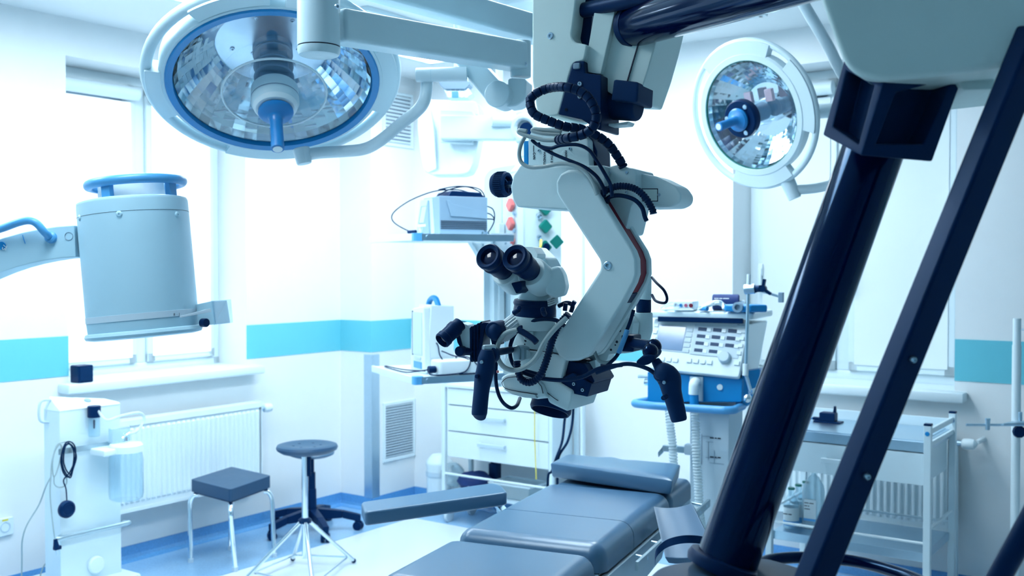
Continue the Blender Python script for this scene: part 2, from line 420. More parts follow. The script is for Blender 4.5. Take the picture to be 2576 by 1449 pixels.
# ---- windows
def window(n, W, nrm, s0, s1, z0, z1, posts, label, bm_='blind'):
    root = bpy.data.objects.new('window_%d' % n, None); COL.objects.link(root); tag(root, label, None, None, 'structure')
    D = -0.25                                            # frame plane inside the reveal
    ax = (W(1, 0) - W(0, 0)).normalized()
    def bar(sa, sb, za, zb, t=.06, dd=0.0): return prism([W(sa, za, D + dd), W(sb, za, D + dd), W(sb, zb, D + dd), W(sa, zb, D + dd)], -nrm * t, .006)
    fr = []
    f = .05
    fr += [bar(s0, s1, z0, z0 + f), bar(s0, s1, z1 - f, z1), bar(s0, s0 + f, z0, z1), bar(s1 - f, s1, z0, z1)]
    struct('window_frame', merge(*fr), 'whitem', parent=root, flat=False)
    edges = [s0 + f] + [x for x in posts] + [s1 - f]
    for p in posts: struct('mullion', bar(p - .035, p + .035, z0 + f, z1 - f), 'whitem', parent=root, flat=False)
    for i in range(len(edges) - 1):
        a = edges[i] + (.035 if i else 0); b = edges[i + 1] - (.035 if i < len(edges) - 2 else 0)
        k = .055
        sash = merge(bar(a, b, z0 + f, z0 + f + k, .05, .018), bar(a, b, z1 - f - k, z1 - f, .05, .018), bar(a, a + k, z0 + f, z1 - f, .05, .018), bar(b - k, b, z0 + f, z1 - f, .05, .018))
        so = struct('sash', sash, 'whitem', parent=root, flat=False)
        struct('pane', bar(a + k - .01, b - k + .01, z0 + f + k - .01, z1 - f - k + .01, .006, -.02), 'pane', parent=so)
        struct('blind', bar(a + k * .6, b - k * .6, z0 + f + k * .6, z1 - f - .10, .002, .024), bm_, parent=so)
        struct('blind_roller', cyl(W(a + .01, z1 - f - .055, D + .055), W(b - .01, z1 - f - .055, D + .055), .038, 18), 'whitem', parent=so, flat=False)
        hz = (z0 + z1) / 2 - .25
        struct('handle', merge(box(W(a + k * .5, hz, D + .035), (.025, .02, .07), ax, b=.003), box(W(a + k * .5, hz - .05, D + .05), (.02, .014, .12), ax, b=.004)), 'whitem', parent=so, flat=False)
    struct('outer_panel', prism([W(s0 - .05, z0 - .05, -.33), W(s1 + .05, z0 - .05, -.33), W(s1 + .05, z1 + .05, -.33), W(s0 - .05, z1 + .05, -.33)], -nrm * .02), 'whitem', parent=root)
    # sill board
    sl = prism([W(s0 - .0, z0 - .045, -.25), W(s1, z0 - .045, -.25), W(s1, z0 + .004, -.25), W(s0, z0 + .004, -.25)], nrm * .26)
    sl2 = prism([W(s0 - .06, z0 - .045, 0), W(s1 + .06, z0 - .045, 0), W(s1 + .06, z0 + .004, 0), W(s0 - .06, z0 + .004, 0)], nrm * .10, .008)
    struct('window_sill', merge(sl, sl2), 'whitem', parent=root, flat=False)
    return root
mA = sA(352, 700, -.25)
window(1, WA, NA, R_S0, R_S1, SILL_Z, R_Z1, [mA], 'white framed window with closed roller blinds above the long radiator')
mB = [sB(2120, 900, -.25)]
window(2, WB, NB, B_S0, B_S1, B_SILL, B_Z1, mB, 'white framed window with closed roller blinds behind the instrument trolley', 'blind2')
# ---- ceiling luminaires
def panel(c, label, L=1.2, Wd=.6):
    t = Thing('ceiling_light', label, 'ceiling light', c - Z * .02, 'recessed luminaires in the ceiling')
    t.part('frame', merge(*[box(c + AV * a + BV * b - Z * .012, (sx, sy, .024), AV, b=.003) for a, b, sx, sy in
        ((0, Wd / 2, L + .04, .04), (0, -Wd / 2, L + .04, .04), (L / 2, 0, .04, Wd), (-L / 2, 0, .04, Wd))]), 'white')
    t.part('diffuser', box(c - Z * .006, (L - .04, Wd - .04, .012), AV), 'panel')
base_l = C0 + AV * sEndA
for i, da in enumerate((1.05, 2.6, 4.2)):
    for j, db in enumerate((1.1, 2.64)):
        c = base_l - AV * da + BV * db; c.z = CEIL
        panel(c, 'recessed rectangular luminaire with a lit diffuser in the ceiling')
# ================================================================ operating microscope on its floor stand
EV = V((0.45, 0.893, 0)).normalized(); MV = V((0.893, -0.45, 0)).normalized()
M0 = P(1450, 650, 2.2)
def PM(px, py, k=0.0): return Pp(px, py, M0 + EV * k, EV)
def PMs(l, k=0.0): return [PM(x, y, k) for x, y in l]
def mm(px, d=2.2): return px * d / FPX
mic = Thing('operating_microscope', 'large grey and black operating microscope on a tilted double tube floor stand beside the table', 'microscope', V((0.36, 1.22, 0)))
def plate(name, pts, k, t, m, b=.006, seg=2, parent=None, label=None, r=0):
    q = PMs(pts, k)
    if r: q = rpoly(q, r)
    return mic.part(name, prism(q, EV * t, b, seg), m, parent, label)
def screw(th, p, n, r, parent=None, m='steel'):
    n = V(n).normalized()
    a = lathe(V(p) - n * .002, n, [(r * 1.05, 0), (r, .0035), (r * .8, .005), (r * .45, .005), (r * .42, .002), (0, .002)], 16)
    return th.part('screw', a, m, parent)
# ---- floor stand: foot, column, housing
foot = mic.part('base', merge(box(V((.36, 1.22, .11)), (.62, .16, .10), MV, b=.03), box(V((.36, 1.22, .11)), (.16, .66, .10), MV, b=.03)), 'scope')
for i, (a, b) in enumerate(((1, 0), (-1, 0), (0, 1), (0, -1))):
    c = V((.36, 1.22, 0)) + MV * (.26 * a) + EV * (.28 * b)
    mic.part('castor', merge(cyl(c + Z * .035 - MV * .012, c + Z * .035 + MV * .012, .035, 20, .004), box(c + Z * .06, (.03, .05, .03), MV, b=.005)), 'black', foot)
mic.part('column', lathe(V((.36, 1.22, .15)), Z, [(.10, 0), (.095, .02), (.085, .06), (.085, .86), (.09, .9)], 36), 'scope')
BZ = 1.186
hous = rpoly([Pz(1612, 1462, BZ), Pz(1650, 1424, BZ), Pz(1700, 1411, BZ), Pz(1800, 1403, BZ), Pz(1925, 1398, BZ), Pz(2044, 1432, BZ), Pz(2110, 1520, BZ), Pz(1960, 1640, BZ), Pz(1640, 1640, BZ)], .02)
housing = mic.part('stand_housing', prism([p - Z * .13 for p in hous], Z * .13, .012, 3), 'shell', None, 'dark blue grey moulded housing under the tubes')
cb = P(1828, 1420, 1.40)
ring_c = Pz(1832, 1424, BZ)
TUB = (P(2188, 400, 1.42) - P(1828, 1410, 1.42)).normalized()
t0, t1 = P(1820, 1435, 1.42), P(2250, 226, 1.42)
tube_main = mic.part('main_tube', cyl(t0, t1, .0415, 48), 'gloss', None, 'thick glossy black inclined tube')
mic.part('flange', lathe(t0 + (t1 - t0).normalized() * .012, t1 - t0, [(.044, -.012), (.052, -.012), (.054, -.004), (.051, .004), (.044, .006)], 40), 'black', tube_main)
# parallel square bar
bdir = (P(2536, 250, 1.24) - P(2078, 1378, 1.24)).normalized()
b0, b1 = P(2030, 1500, 1.24), P(2606, 78, 1.24)
sidev = bdir.cross(V((0.42, -0.9, 0))).normalized(); nrmv = sidev.cross(bdir).normalized()
bar = mic.part('parallel_bar', box((b0 + b1) / 2, (.038, .030, (b1 - b0).length), sidev, nrmv, bdir, b=.0045, seg=3), 'black', None, 'thinner black square bar')
for q in ((2297, 905), (2181, 1199)):
    screw(mic, P(q[0], q[1], 1.222), -nrmv if nrmv.y > 0 else nrmv, .004, bar)
# grip rails round the housing and the loose lever at the right
def rail(pts, r, name, m='gloss', **kw): return mic.part(name, tube(pts, r, 14, **kw), m)
rz = 1.178
rail([Pz(1890, 1436, rz), Pz(1925, 1412, rz), Pz(1990, 1403, rz), Pz(2070, 1404, rz), Pz(2150, 1412, rz), Pz(2230, 1432, rz), Pz(2330, 1470, rz), Pz(2420, 1540, rz), Pz(2400, 1640, rz), Pz(2250, 1700, rz), Pz(2080, 1600, rz), Pz(2010, 1560, rz)], .0085, 'grip_rail')
rail([Pz(2060, 1600, 1.10), P(2330, 1740, 1.22), P(2400, 1660, 1.23), P(2515, 1449, 1.22), P(2560, 1368, 1.21), P(2640, 1220, 1.2)], .0135, 'lever', 'black')
# ---- upper joint: white cover and black bracket
cov = [(2036, -150), (2062, -5), (2088, 70), (2122, 160), (2150, 188), (2205, 203), (2300, 198), (2420, 183), (2500, 172), (2640, 140), (2700, -150)]
cp = [P(x, y, 1.30 - (x - 2100) * .00012) for x, y in cov]
cover = mic.part('joint_cover', prism(rpoly(cp, .02), V((.16, .26, 0)), .018, 4), 'scope2', None, 'pale green grey moulded cover of the upper joint')
mic.part('cover_rim', tube([P(2424, 192, 1.315), P(2450, 189, 1.315), P(2505, 187, 1.315)], .0022, 10), 'scope2', cover)
mic.part('hinge_block', prism([P(x, y, 1.32) for x, y in ((2395, 190), (2505, 186), (2500, 225), (2425, 228))], V((.02, .1, 0)), .004), 'scope2', cover)
def pocket(face, inset, depth, bm):
    r = bmesh.ops.inset_region(bm, faces=[face], thickness=inset)
    ex = bmesh.ops.extrude_discrete_faces(bm, faces=[face])
    f = ex['faces'][0]; n = f.normal.copy()
    for v in f.verts: v.co -= n * depth
br = bmesh.new()
# bracket: box with two visible sides, pockets milled in both
e0, e1 = P(2228, 190, 1.30), P(2166, 392, 1.30)
r0, r1 = P(2434, 165, 1.335), P(2346, 408, 1.335)
l0, l1 = P(2122, 150, 1.38), P(2068, 340, 1.38)
back = (r0 - e0) + (l0 - e0)
A = [e0, e1, r1, r0]; B = [e0 + (l0 - e0), l1, l1 + (r1 - e1), l0 + (r0 - e0)]
vs = [br.verts.new(p) for p in A + B]
ff = br.faces.new((vs[0], vs[1], vs[2], vs[3])); fl = br.faces.new((vs[4], vs[5], vs[1], vs[0]))
br.faces.new((vs[7], vs[6], vs[5], vs[4])); br.faces.new((vs[3], vs[2], vs[6], vs[7])); br.faces.new((vs[1], vs[5], vs[6], vs[2])); br.faces.new((vs[0], vs[3], vs[7], vs[4]))
bmesh.ops.recalc_face_normals(br, faces=br.faces); br.normal_update()
pocket(ff, .027, .032, br); br.normal_update(); pocket(fl, .020, .028, br)
bev(br, .003, 2)
bracket = mic.part('joint_bracket', br, 'blackm', None, 'black bracket with milled pockets')
# ---- horizontal carrying tubes from the joint to the head
h0, h1 = PM(1592, 66, .10), P(2330, -150, 1.50)
mic.part('carrying_tube', cyl(h0, h1, .0455, 44), 'gloss', None, 'glossy black upper tube')
mic.part('collar', cyl(h0 - (h1 - h0).normalized() * .006, h0 + (h1 - h0).normalized() * .016, .0475, 40, .003), 'black')
mic.part('link_rod', cyl(PM(1468, 26, .09), P(2290, -150, 1.72), .0165, 28), 'black')
# ---- head housing
hp = [(1338, -60), (1456, -60), (1442, 60), (1437, 90), (1446, 106), (1478, 112), (1470, 153), (1441, 160), (1428, 205), (1406, 290), (1378, 293), (1350, 282), (1338, 200)]
head = plate('head_housing', hp, .05, .17, 'scope2', .011, 3, r=.008)
plate('slot', [(1430, -60), (1500, -60), (1482, 118), (1430, 118)], .10, .02, 'black', 0, parent=head)
plate('cover_strip', [(1494, 30), (1549, 18), (1530, 105), (1511, 187), (1469, 181), (1480, 112)], .066, .06, 'scope2', .003)
rb = plate('side_housing', [(1550, -60), (1690, -60), (1650, 108), (1630, 180), (1605, 252), (1560, 250), (1508, 218), (1512, 180), (1530, 105), (1549, 18)], .085, .16, 'scope2', .014, 3, r=.006)
for a, c in (((1609, 100), (1578, 205)), ((1622, -30), (1616, 12))): mic.part('seam', box((PM(a[0], a[1], .0835) + PM(c[0], c[1], .0835)) / 2, (.0022, .004, (PM(a[0], a[1], .0835) - PM(c[0], c[1], .0835)).length), MV, None, PM(a[0], a[1]) - PM(c[0], c[1])), 'ink', rb)
bp_ = plate('clutch_plate', [(1441, 158), (1446, 154), (1469, 153), (1471, 183), (1512, 188), (1512, 326), (1502, 326), (1462, 300), (1404, 288), (1424, 215)], .046, .11, 'black', .003)
plate('catch', [(1441, 158), (1458, 157), (1457, 172), (1440, 174)], .040, .02, 'grey', .003, parent=bp_)
for q in ((1459, 211), (1459, 243)): screw(mic, PM(q[0], q[1], .046), -EV, mm(6.5), bp_)
mic.part('slot_hole', cyl(PM(1424, 276, .044), PM(1424, 276, .06), mm(4), 12), 'ink', bp_)
mot = mic.part('motor', merge(cyl(PM(1492, 262, .12), PM(1607, 268, .11), mm(38), 40, .006), box(PM(1548, 280, .12), (mm(95), .05, mm(38)), PM(1607, 268) - PM(1492, 262), b=.01)), 'blackm', None, 'black brake motor cylinder')
plate('motor_box', [(1543, 199), (1606, 206), (1603, 258), (1536, 252)], .055, .10, 'blackm', .005, parent=mot)
plate('motor_foot', [(1512, 312), (1548, 310), (1582, 305), (1577, 314), (1540, 317), (1513, 317)], .09, .04, 'scope', .002, parent=mot)
screw(mic, PM(1385, 90, .05), -EV, mm(9), head)
# ---- connector column with printed legends
conn = plate('connector_column', [(1328, 345), (1340, 322), (1420, 317), (1462, 333), (1480, 352), (1484, 425), (1328, 425)], .065, .13, 'scope', .004, 2)
plate('blue_strip', [(1317, 354), (1328, 354), (1328, 414), (1317, 414)], .08, .05, 'blue', .002, parent=conn, label='bright blue side strip')
plate('back_wedge', [(1478, 330), (1490, 352), (1502, 380), (1502, 420), (1478, 420)], .09, .08, 'black', .003, parent=conn)
for s_, x, y in (('CAN', 1341, 383), ('HANDLE', 1367, 382), ('MOUTH SW', 1385, 371), ('HAND', 1421, 378)):
    mic.part('legend', text_bm(s_, mm(9), PM(x, y, .0645), -Z, MV, .0004), 'ink', conn)
mic.part('legend_line', box(PM(1342, 374, .0645), (.001, .001, mm(17)), MV), 'ink', conn)
for q in ((1356, 379), (1434, 374)): screw(mic, PM(q[0], q[1], .065), -EV, mm(4.2), conn)
# ---- horizontal arm body with focus knob
armb = plate('arm_body', [(1310, 413), (1350, 420), (1478, 416), (1522, 416), (1525, 528), (1430, 528), (1300, 521), (1290, 503), (1284, 472), (1291, 441)], .034, .15, 'scope', .008, 3, r=.006)
kc = PM(1262, 464, .10)
kn = lathe(kc - MV * mm(24), MV, [(0, .006), (mm(18), .006), (mm(20), 0), (mm(28), 0), (mm(33), .006), (mm(34), .012), (mm(34), .03), (mm(32), .037), (mm(27), .039), (mm(24), .037), (mm(22), .016), (mm(9), .014), (mm(8), .05), (0, .05)], 40)
knob = mic.part('focus_knob', kn, 'blackm', None, 'knurled black hand knob')
for i in range(40):
    t = 2 * math.pi * i / 40; u, v, _ = basis(MV)
    c = kc - MV * mm(24) + MV * .021 + (u * math.cos(t) + v * math.sin(t)) * mm(34.2)
    if i == 0:
        src = mic.part('knurl', box(c, (.0022, .019, .0022), u * math.cos(t) + v * math.sin(t), MV, None, b=0), 'rubber', knob); c_src = c
    else:
        cp_ = src.copy(); COL.objects.link(cp_); cp_.parent = knob; cp_.location = c - c_src
for i in range(3):
    t = 2 * math.pi * i / 3 + .5
    mic.part('spoke', box(kc - MV * mm(24) + MV * .028 + (u * math.cos(t) + v * math.sin(t)) * mm(15), (mm(16), .003, .022), u * math.cos(t) + v * math.sin(t), None, MV), 'blackm', knob)
mic.part('knob_shaft', cyl(kc - MV * .01, PM(1300, 466, .10), mm(8), 18), 'steel')
blk = plate('pivot_block', [(1528, 420), (1548, 414), (1562, 415), (1582, 422), (1600, 424), (1600, 500), (1588, 522), (1572, 590), (1548, 590), (1524, 500)], .056, .12, 'scope', .006, 2)
for q in ((1533, 435), (1577, 434), (1576, 484)): screw(mic, PM(q[0], q[1], .056), -EV, mm(4), blk)
wed = plate('side_housing', [(1598, 434), (1650, 443), (1700, 468), (1715, 490), (1711, 510), (1690, 521), (1620, 523), (1598, 515)], .09, .09, 'scope', .012, 3, r=.008)
plate('hatch', [(1612, 476), (1653, 476), (1653, 505), (1618, 505)], .0885, .004, 'scope2', .001, parent=wed)
plate('hatch_gap', [(1610, 474), (1655, 474), (1655, 507), (1616, 507)], .0893, .004, 'ink', 0, parent=wed)
screw(mic, PM(1658, 490, .09), -EV, mm(4), wed)
# ---- elbow arm: front plate, red cable cover, rear plate
el = [(1399, 484), (1397, 458), (1408, 437), (1427, 427), (1449, 426), (1468, 434), (1481, 447), (1528, 525), (1593, 630), (1601, 652), (1602, 690), (1595, 712), (1567, 764), (1493, 880), (1478, 897), (1451, 908), (1423, 909), (1403, 894), (1391, 866), (1396, 850), (1410, 832), (1508, 680), (1511, 666), (1507, 652), (1406, 498)]
elb = plate('elbow_arm', el, 0, .030, 'scope', .007, 3, label='bent pale grey elbow arm')
def sweep(name, pts, k0, k1, mt, b_, parent=None, label=None):      # true sweep straight back from the front plane
    q = [p + EV * k0 for p in PMs(pts, 0)]
    return mic.part(name, prism(q, EV * (k1 - k0), b_, 2), mt, parent, label)
red_ = [(1420, 470), (1440, 436), (1470, 440), (1521, 521), (1586, 632), (1594, 655), (1595, 688), (1588, 710), (1572, 738), (1540, 700), (1525, 660), (1430, 500)]
sweep('cable_cover', red_, .03, .078, 'dred', .001, None, 'dark red cable cover inside the elbow')
sweep('cable_channel', [(1572, 740), (1540, 702), (1470, 790), (1410, 862), (1440, 895), (1476, 885), (1488, 870)], .03, .078, 'black', .001)
sweep('channel_cover', [(1558, 762), (1540, 745), (1470, 820), (1415, 880), (1446, 904), (1476, 893), (1490, 876)], .03, .10, 'scope', .003, elb)
sweep('rear_plate', el, .078, .100, 'scope', .006, elb)
screw(mic, PM(1529, 668, 0), -EV, mm(11), elb)
# ---- lower right side plate, cup unit
sp = plate('side_plate', [(1470, 850), (1510, 830), (1580, 796), (1594, 812), (1584, 888), (1532, 892), (1527, 906), (1506, 918), (1478, 900)], .10, .04, 'scope', .003)
for x, y, r in ((1533, 862, 3.5), (1552, 860, 3.5), (1537, 880, 3), (1556, 877, 2), (1548, 868, 2), (1559, 832, 3.5)):
    mic.part('hole', cyl(PM(x, y, .099), PM(x, y, .105), mm(r), 12), 'ink', sp)
for q in ((1540, 840), (1551, 839)): screw(mic, PM(q[0], q[1], .10), -EV, mm(5), sp)
plate('slot_guard', [(1490, 830), (1530, 828), (1518, 846), (1488, 862)], .055, .02, 'ink', .001, parent=sp)
plate('corner_tab', [(1467, 915), (1497, 905), (1500, 940), (1490, 938)], .06, .03, 'scope', .002, parent=sp)
screw(mic, PM(1477, 914, .06), -EV, mm(4.5), sp)
cu = mic.part('camera_cup', merge(lathe(PM(1616, 832, .165), Z, [(0, -.045), (mm(14), -.042), (mm(20), -.02), (mm(27), .0), (mm(27), .038), (mm(25), .041), (mm(21), .040), (mm(20), .03), (0, .03)], 36), prism(rpoly([PM(1576, 790, .15), PM(1604, 786, .15), PM(1610, 850, .15), PM(1598, 884, .15), PM(1578, 872, .15)], .004), EV * .05, .004, 2)), 'scope')
for q in ((1594, 794), (1594, 836), (1583, 836)): mic.part('hole', cyl(PM(q[0], q[1], .139), PM(q[0], q[1], .145), mm(2.2), 10), 'ink', cu)
mic.part('camera_barrel', cyl(PM(1619, 786, .17), PM(1619, 752, .17), mm(20), 28, .002), 'black')
mic.part('camera_head', lathe(PM(1620, 754, .17), Z, [(mm(19), 0), (mm(19.5), .004), (mm(19.5), .045), (mm(17), .052), (mm(14), .085), (0, .085)], 28), 'scope')
# ---- binocular tube
pv = P(1372, 716, 2.25); EA = V((-0.46, -0.79, 0.40)).normalized()
side = EA.cross(Z).normalized() * -1
if side.x > 0: side = -side
def eyepiece(c):
    pr = [(0, .012), (.0165, .012), (.0185, .004), (.0255, 0), (.0285, .003), (.029, .010), (.028, .016), (.0265, .018), (.0265, .023), (.0278, .025), (.0278, .031), (.0255, .034), (.0250, .060), (.0235, .064), (.0230, .072), (.0215, .074), (.0215, .10), (0, .10)]
    e = mic.part('eyepiece', lathe(c, -EA, pr, 40), 'black', None, 'black rubber eyepiece')
    mic.part('lens', lathe(c - EA * .0105, EA, [(0.0165, -.001), (.012, .0008), (0, .0018)], 28), 'lens', e)
    mic.part('focus_ring', lathe(c - EA * .0245, -EA, [(.0279, 0), (.0283, .001), (.0283, .006), (.0279, .007)], 30), 'rubber', e)
    return e
for cpx in ((1293, 645), (1226, 643)):
    d_ = 2.12 if cpx[0] > 1250 else 2.15
    c = P(cpx[0], cpx[1], d_)
    eyepiece(c)
    o = c - EA * .078
    mic.part('eyepiece_sleeve', lathe(o, -EA, [(.0225, .0), (.031, .001), (.0335, .004), (.0345, .012), (.0350, .048), (.0335, .058), (.026, .062), (0, .062)], 40), 'scope')
mic.part('prism_cap', prism(rpoly([P(1372, 700, 2.185), P(1384, 673, 2.19), P(1404, 669, 2.19), P(1417, 690, 2.19), P(1424, 722, 2.19), P(1416, 746, 2.19), P(1392, 750, 2.19), P(1372, 738, 2.185)], .007), V((.012, .075, .0)), .007, 3), 'scope', None, 'rounded prism housing beside the eyepieces')
mic.part('prism_bridge', prism(rpoly([P(1318, 622, 2.33), P(1345, 623, 2.33), P(1372, 650, 2.29), P(1392, 690, 2.27), P(1388, 735, 2.27), P(1290, 738, 2.34), P(1275, 705, 2.34)], .006), V((.03, .05, 0)), .006), 'scope')
mic.part('top_plate', prism(rpoly([P(1316, 621, 2.25), P(1340, 621, 2.25), P(1352, 640, 2.23), P(1351, 650, 2.23), P(1338, 655, 2.23)], .003), V((.02, .06, 0)), .004), 'scope')
mic.part('yoke', prism([P(1284, 712, 2.155), P(1311, 706, 2.155), P(1313, 728, 2.155), P(1298, 740, 2.155)], V((.02, .05, 0)), .003), 'black')
AX = V((0.03, -0.06, 1)).normalized()
nb = P(1345, 789, 2.27)
def ringlathe(name, prof, m, label=None): return mic.part(name, lathe(nb, AX, prof, 44), m, None, label)
ringlathe('neck', [(mm(46, 2.25), mm(28)), (mm(44, 2.25), mm(40)), (mm(38, 2.25), mm(52)), (mm(38, 2.25), mm(80)), (mm(34, 2.25), mm(88))], 'scope')
ringlathe('clamp_ring', [(mm(46), mm(20)), (mm(55), mm(22)), (mm(57), mm(28)), (mm(54), mm(36)), (mm(46), mm(38))], 'black')
ringlathe('coupling', [(mm(56), -mm(6)), (mm(56), mm(10)), (mm(54), mm(22)), (mm(47), mm(24))], 'black')
ringlathe('collar', [(mm(48), -mm(40)), (mm(55), -mm(28)), (mm(57), -mm(6)), (mm(50), -mm(2))], 'scope')
lab = mic.part('type_label', prism([P(1376, 752, 2.195), P(1399, 744, 2.205), P(1401, 762, 2.205), P(1378, 771, 2.195)], V((.004, .008, 0)), .0004), 'paper', None, 'small white type label')
lu = (P(1399, 744, 2.2) - P(1376, 752, 2.19)).normalized()
lv = (P(1376, 752, 2.195) - P(1378, 771, 2.195)).normalized()
for i, s_ in enumerate(('TYPE 10446500', 'S/N 220801011', 'Made in Austria')):
    mic.part('print', text_bm(s_, .0028, P(1377.5, 757.5 + i * 5.2, 2.1935), lu, lv, .0002), 'ink', lab)
for q, dx in (((1306, 778), -14), ((1366, 782), 4)):
    mic.part('clamp_lever', merge(cyl(P(q[0], q[1], 2.19), P(q[0] + dx, q[1] + 10, 2.20), mm(7), 14, .002), ball(P(q[0], q[1] - 3, 2.188), mm(7), 12)), 'black')
# ---- optics carrier
bodyk = .03
main = plate('optics_body', [(1310, 812), (1394, 818), (1440, 824), (1424, 893), (1368, 884), (1286, 872), (1294, 850)], .02, .14, 'scope', .004, 2)
low = plate('optics_lower_body', [(1286, 876), (1368, 886), (1426, 896), (1404, 985), (1338, 962), (1262, 940), (1270, 905)], .012, .15, 'scope', .005, 2)
plate('drape_shell', [(1257, 950), (1275, 940), (1306, 938), (1340, 946), (1366, 968), (1380, 1002), (1350, 1005), (1292, 994), (1266, 980)], .0, .16, 'scope', .007, 3)
plate('shell_lip', [(1262, 978), (1290, 985), (1346, 992), (1352, 1003), (1320, 1001), (1286, 992)], -.004, .10, 'scope', .003, 2)
plate('objective_mount', [(1340, 940), (1404, 962), (1440, 984), (1438, 1008), (1428, 1036), (1380, 1014), (1364, 968)], .008, .15, 'scope', .005, 3)
lockm = mic.part('side_lock', merge(lathe(PM(1330, 846, .018), -EV, [(mm(12), -.004), (mm(11), .006), (mm(9), .008), (0, .008)], 20), box(PM(1338, 838, .012), (mm(12), .01, mm(10)), MV, b=.002)), 'scope', main)
mic.part('hole', cyl(PM(1322, 857, .019), PM(1322, 857, .03), mm(3.2), 12), 'ink', main)
mic.part('hole', cyl(PM(1320, 866, .019), PM(1320, 866, .03), mm(1.8), 10), 'ink', main)
obx = V((-.24, -.36, -.90)).normalized(); oc = PM(1392, 1000, .06)
mic.part('objective', lathe(oc, obx, [(mm(48), -.01), (mm(54), .0), (mm(56), .012), (mm(54), .015), (mm(55), .028), (mm(51), .034), (mm(48), .034), (mm(46), .020), (mm(46), .012), (0, .008)], 44), 'black', None, 'black objective ring')
mic.part('objective_lens', lathe(oc + obx * .010, obx, [(mm(45), 0), (mm(30), .004), (0, .006)], 32), 'lens')
br1 = plate('dark_bracket', [(1383, 840), (1400, 838), (1420, 905), (1470, 915), (1496, 960), (1488, 968), (1412, 960), (1392, 940), (1378, 915)], .03, .12, 'black', .003)
plate('dark_block', [(1408, 952), (1440, 938), (1488, 966), (1478, 999), (1430, 988), (1410, 968)], .018, .12, 'black', .003, parent=br1)
plate('dark_wing', [(1444, 920), (1470, 912), (1497, 950), (1490, 968), (1450, 945)], .05, .06, 'blackm', .002, parent=br1)
for q in ((1444, 966), (1466, 981)): screw(mic, PM(q[0], q[1], .018), -EV, mm(5), br1)
mic.part('setting_knob', cyl(PM(1474, 984, .05), PM(1486, 982, .05), mm(15), 22, .002), 'alu', br1)
# ---- connector plug and its hood on the body
pl_ = plate('plug', [(1288, 873), (1301, 869), (1308, 878), (1308, 906), (1292, 909)], -.03, .03, 'alu', .003, label='square metal connector plug')
plate('plug_side', [(1301, 869), (1318, 876), (1318, 904), (1308, 909)], -.026, .03, 'alu', .002, parent=pl_)
mic.part('plug_socket', cyl(PM(1322, 892, -.015), PM(1322, 892, .03), mm(13), 22, .002), 'scope', pl_)
# ---- assistant's viewer at the left
AB = V((-.62, -.52, -.58)).normalized()
ac = P(1110, 859, 2.16)
av = mic.part('assistant_eyepiece', lathe(ac, -AB, [(0, .008), (.013, .008), (.0155, 0), (.0178, .003), (.0180, .014), (.0165, .016), (.0168, .034), (.0178, .037), (.0178, .046), (.015, .05), (.015, .06), (0, .06)], 32), 'black', None, 'black assistant eyepiece')
mic.part('lens', lathe(ac - AB * .007, AB, [(.013, -.001), (.006, .0012), (0, .0015)], 20), 'lens', av)
def pv_(l, d, t, m, name, b=.003, par=None, r=0, lab=None):
    q = [P(x, y, d) for x, y in l]
    if r: q = rpoly(q, r)
    return mic.part(name, prism(q, V((.25, .97, 0)) * t, b, 2), m, par, lab)
ap = pv_([(1147, 816), (1160, 812), (1176, 817), (1184, 832), (1184, 878), (1170, 890), (1158, 878), (1146, 850)], 2.19, .05, 'scope', 'assistant_prism', .006, r=.004)
pv_([(1139, 811), (1148, 813), (1163, 872), (1158, 876), (1150, 862)], 2.185, .05, 'black', 'prism_collar', .002)
mic.part('prism_knob', merge(cyl(P(1154, 884, 2.17), P(1166, 883, 2.19), mm(13), 20, .003), cyl(P(1163, 884, 2.18), P(1184, 884, 2.2), mm(10), 16)), 'black')
for i in range(4):
    x = 1181 + i * 8
    pv_([(x, 826 - i * 4), (x + 5, 820 - i * 4), (x + 7, 822 - i * 4), (x + 6, 912), (x + 1, 908)], 2.19 + i * .004, .07, 'black', 'bellows_plate', .0015)
pv_([(1209, 815), (1216, 811), (1252, 813), (1256, 818), (1254, 824), (1226, 822), (1219, 830), (1206, 914), (1199, 912), (1206, 850)], 2.2, .06, 'black', 'link_frame', .002)
pv_([(1226, 826), (1242, 826), (1256, 868), (1238, 872)], 2.215, .05, 'black', 'link_web', .003)
mic.part('link_joint', merge(cyl(P(1240, 832, 2.19), P(1262, 826, 2.24), mm(22), 26, .003), ball(P(1246, 834, 2.20), mm(24), 20, (.8, 1, 1))), 'blackm')
st = []; u_, v_, x_ = basis(P(1306, 806, 2.28) - P(1264, 838, 2.22))
for i in range(40):
    t = 2 * math.pi * i / 40; rr = mm(25) if i % 2 else mm(22.5)
    st.append(P(1264, 838, 2.22) + u_ * rr * math.cos(t) + v_ * rr * math.sin(t))
mic.part('ribbed_tube', prism(st, P(1312, 800, 2.29) - P(1264, 838, 2.22)), 'whitem', None, 'white ribbed tube', ang=20)
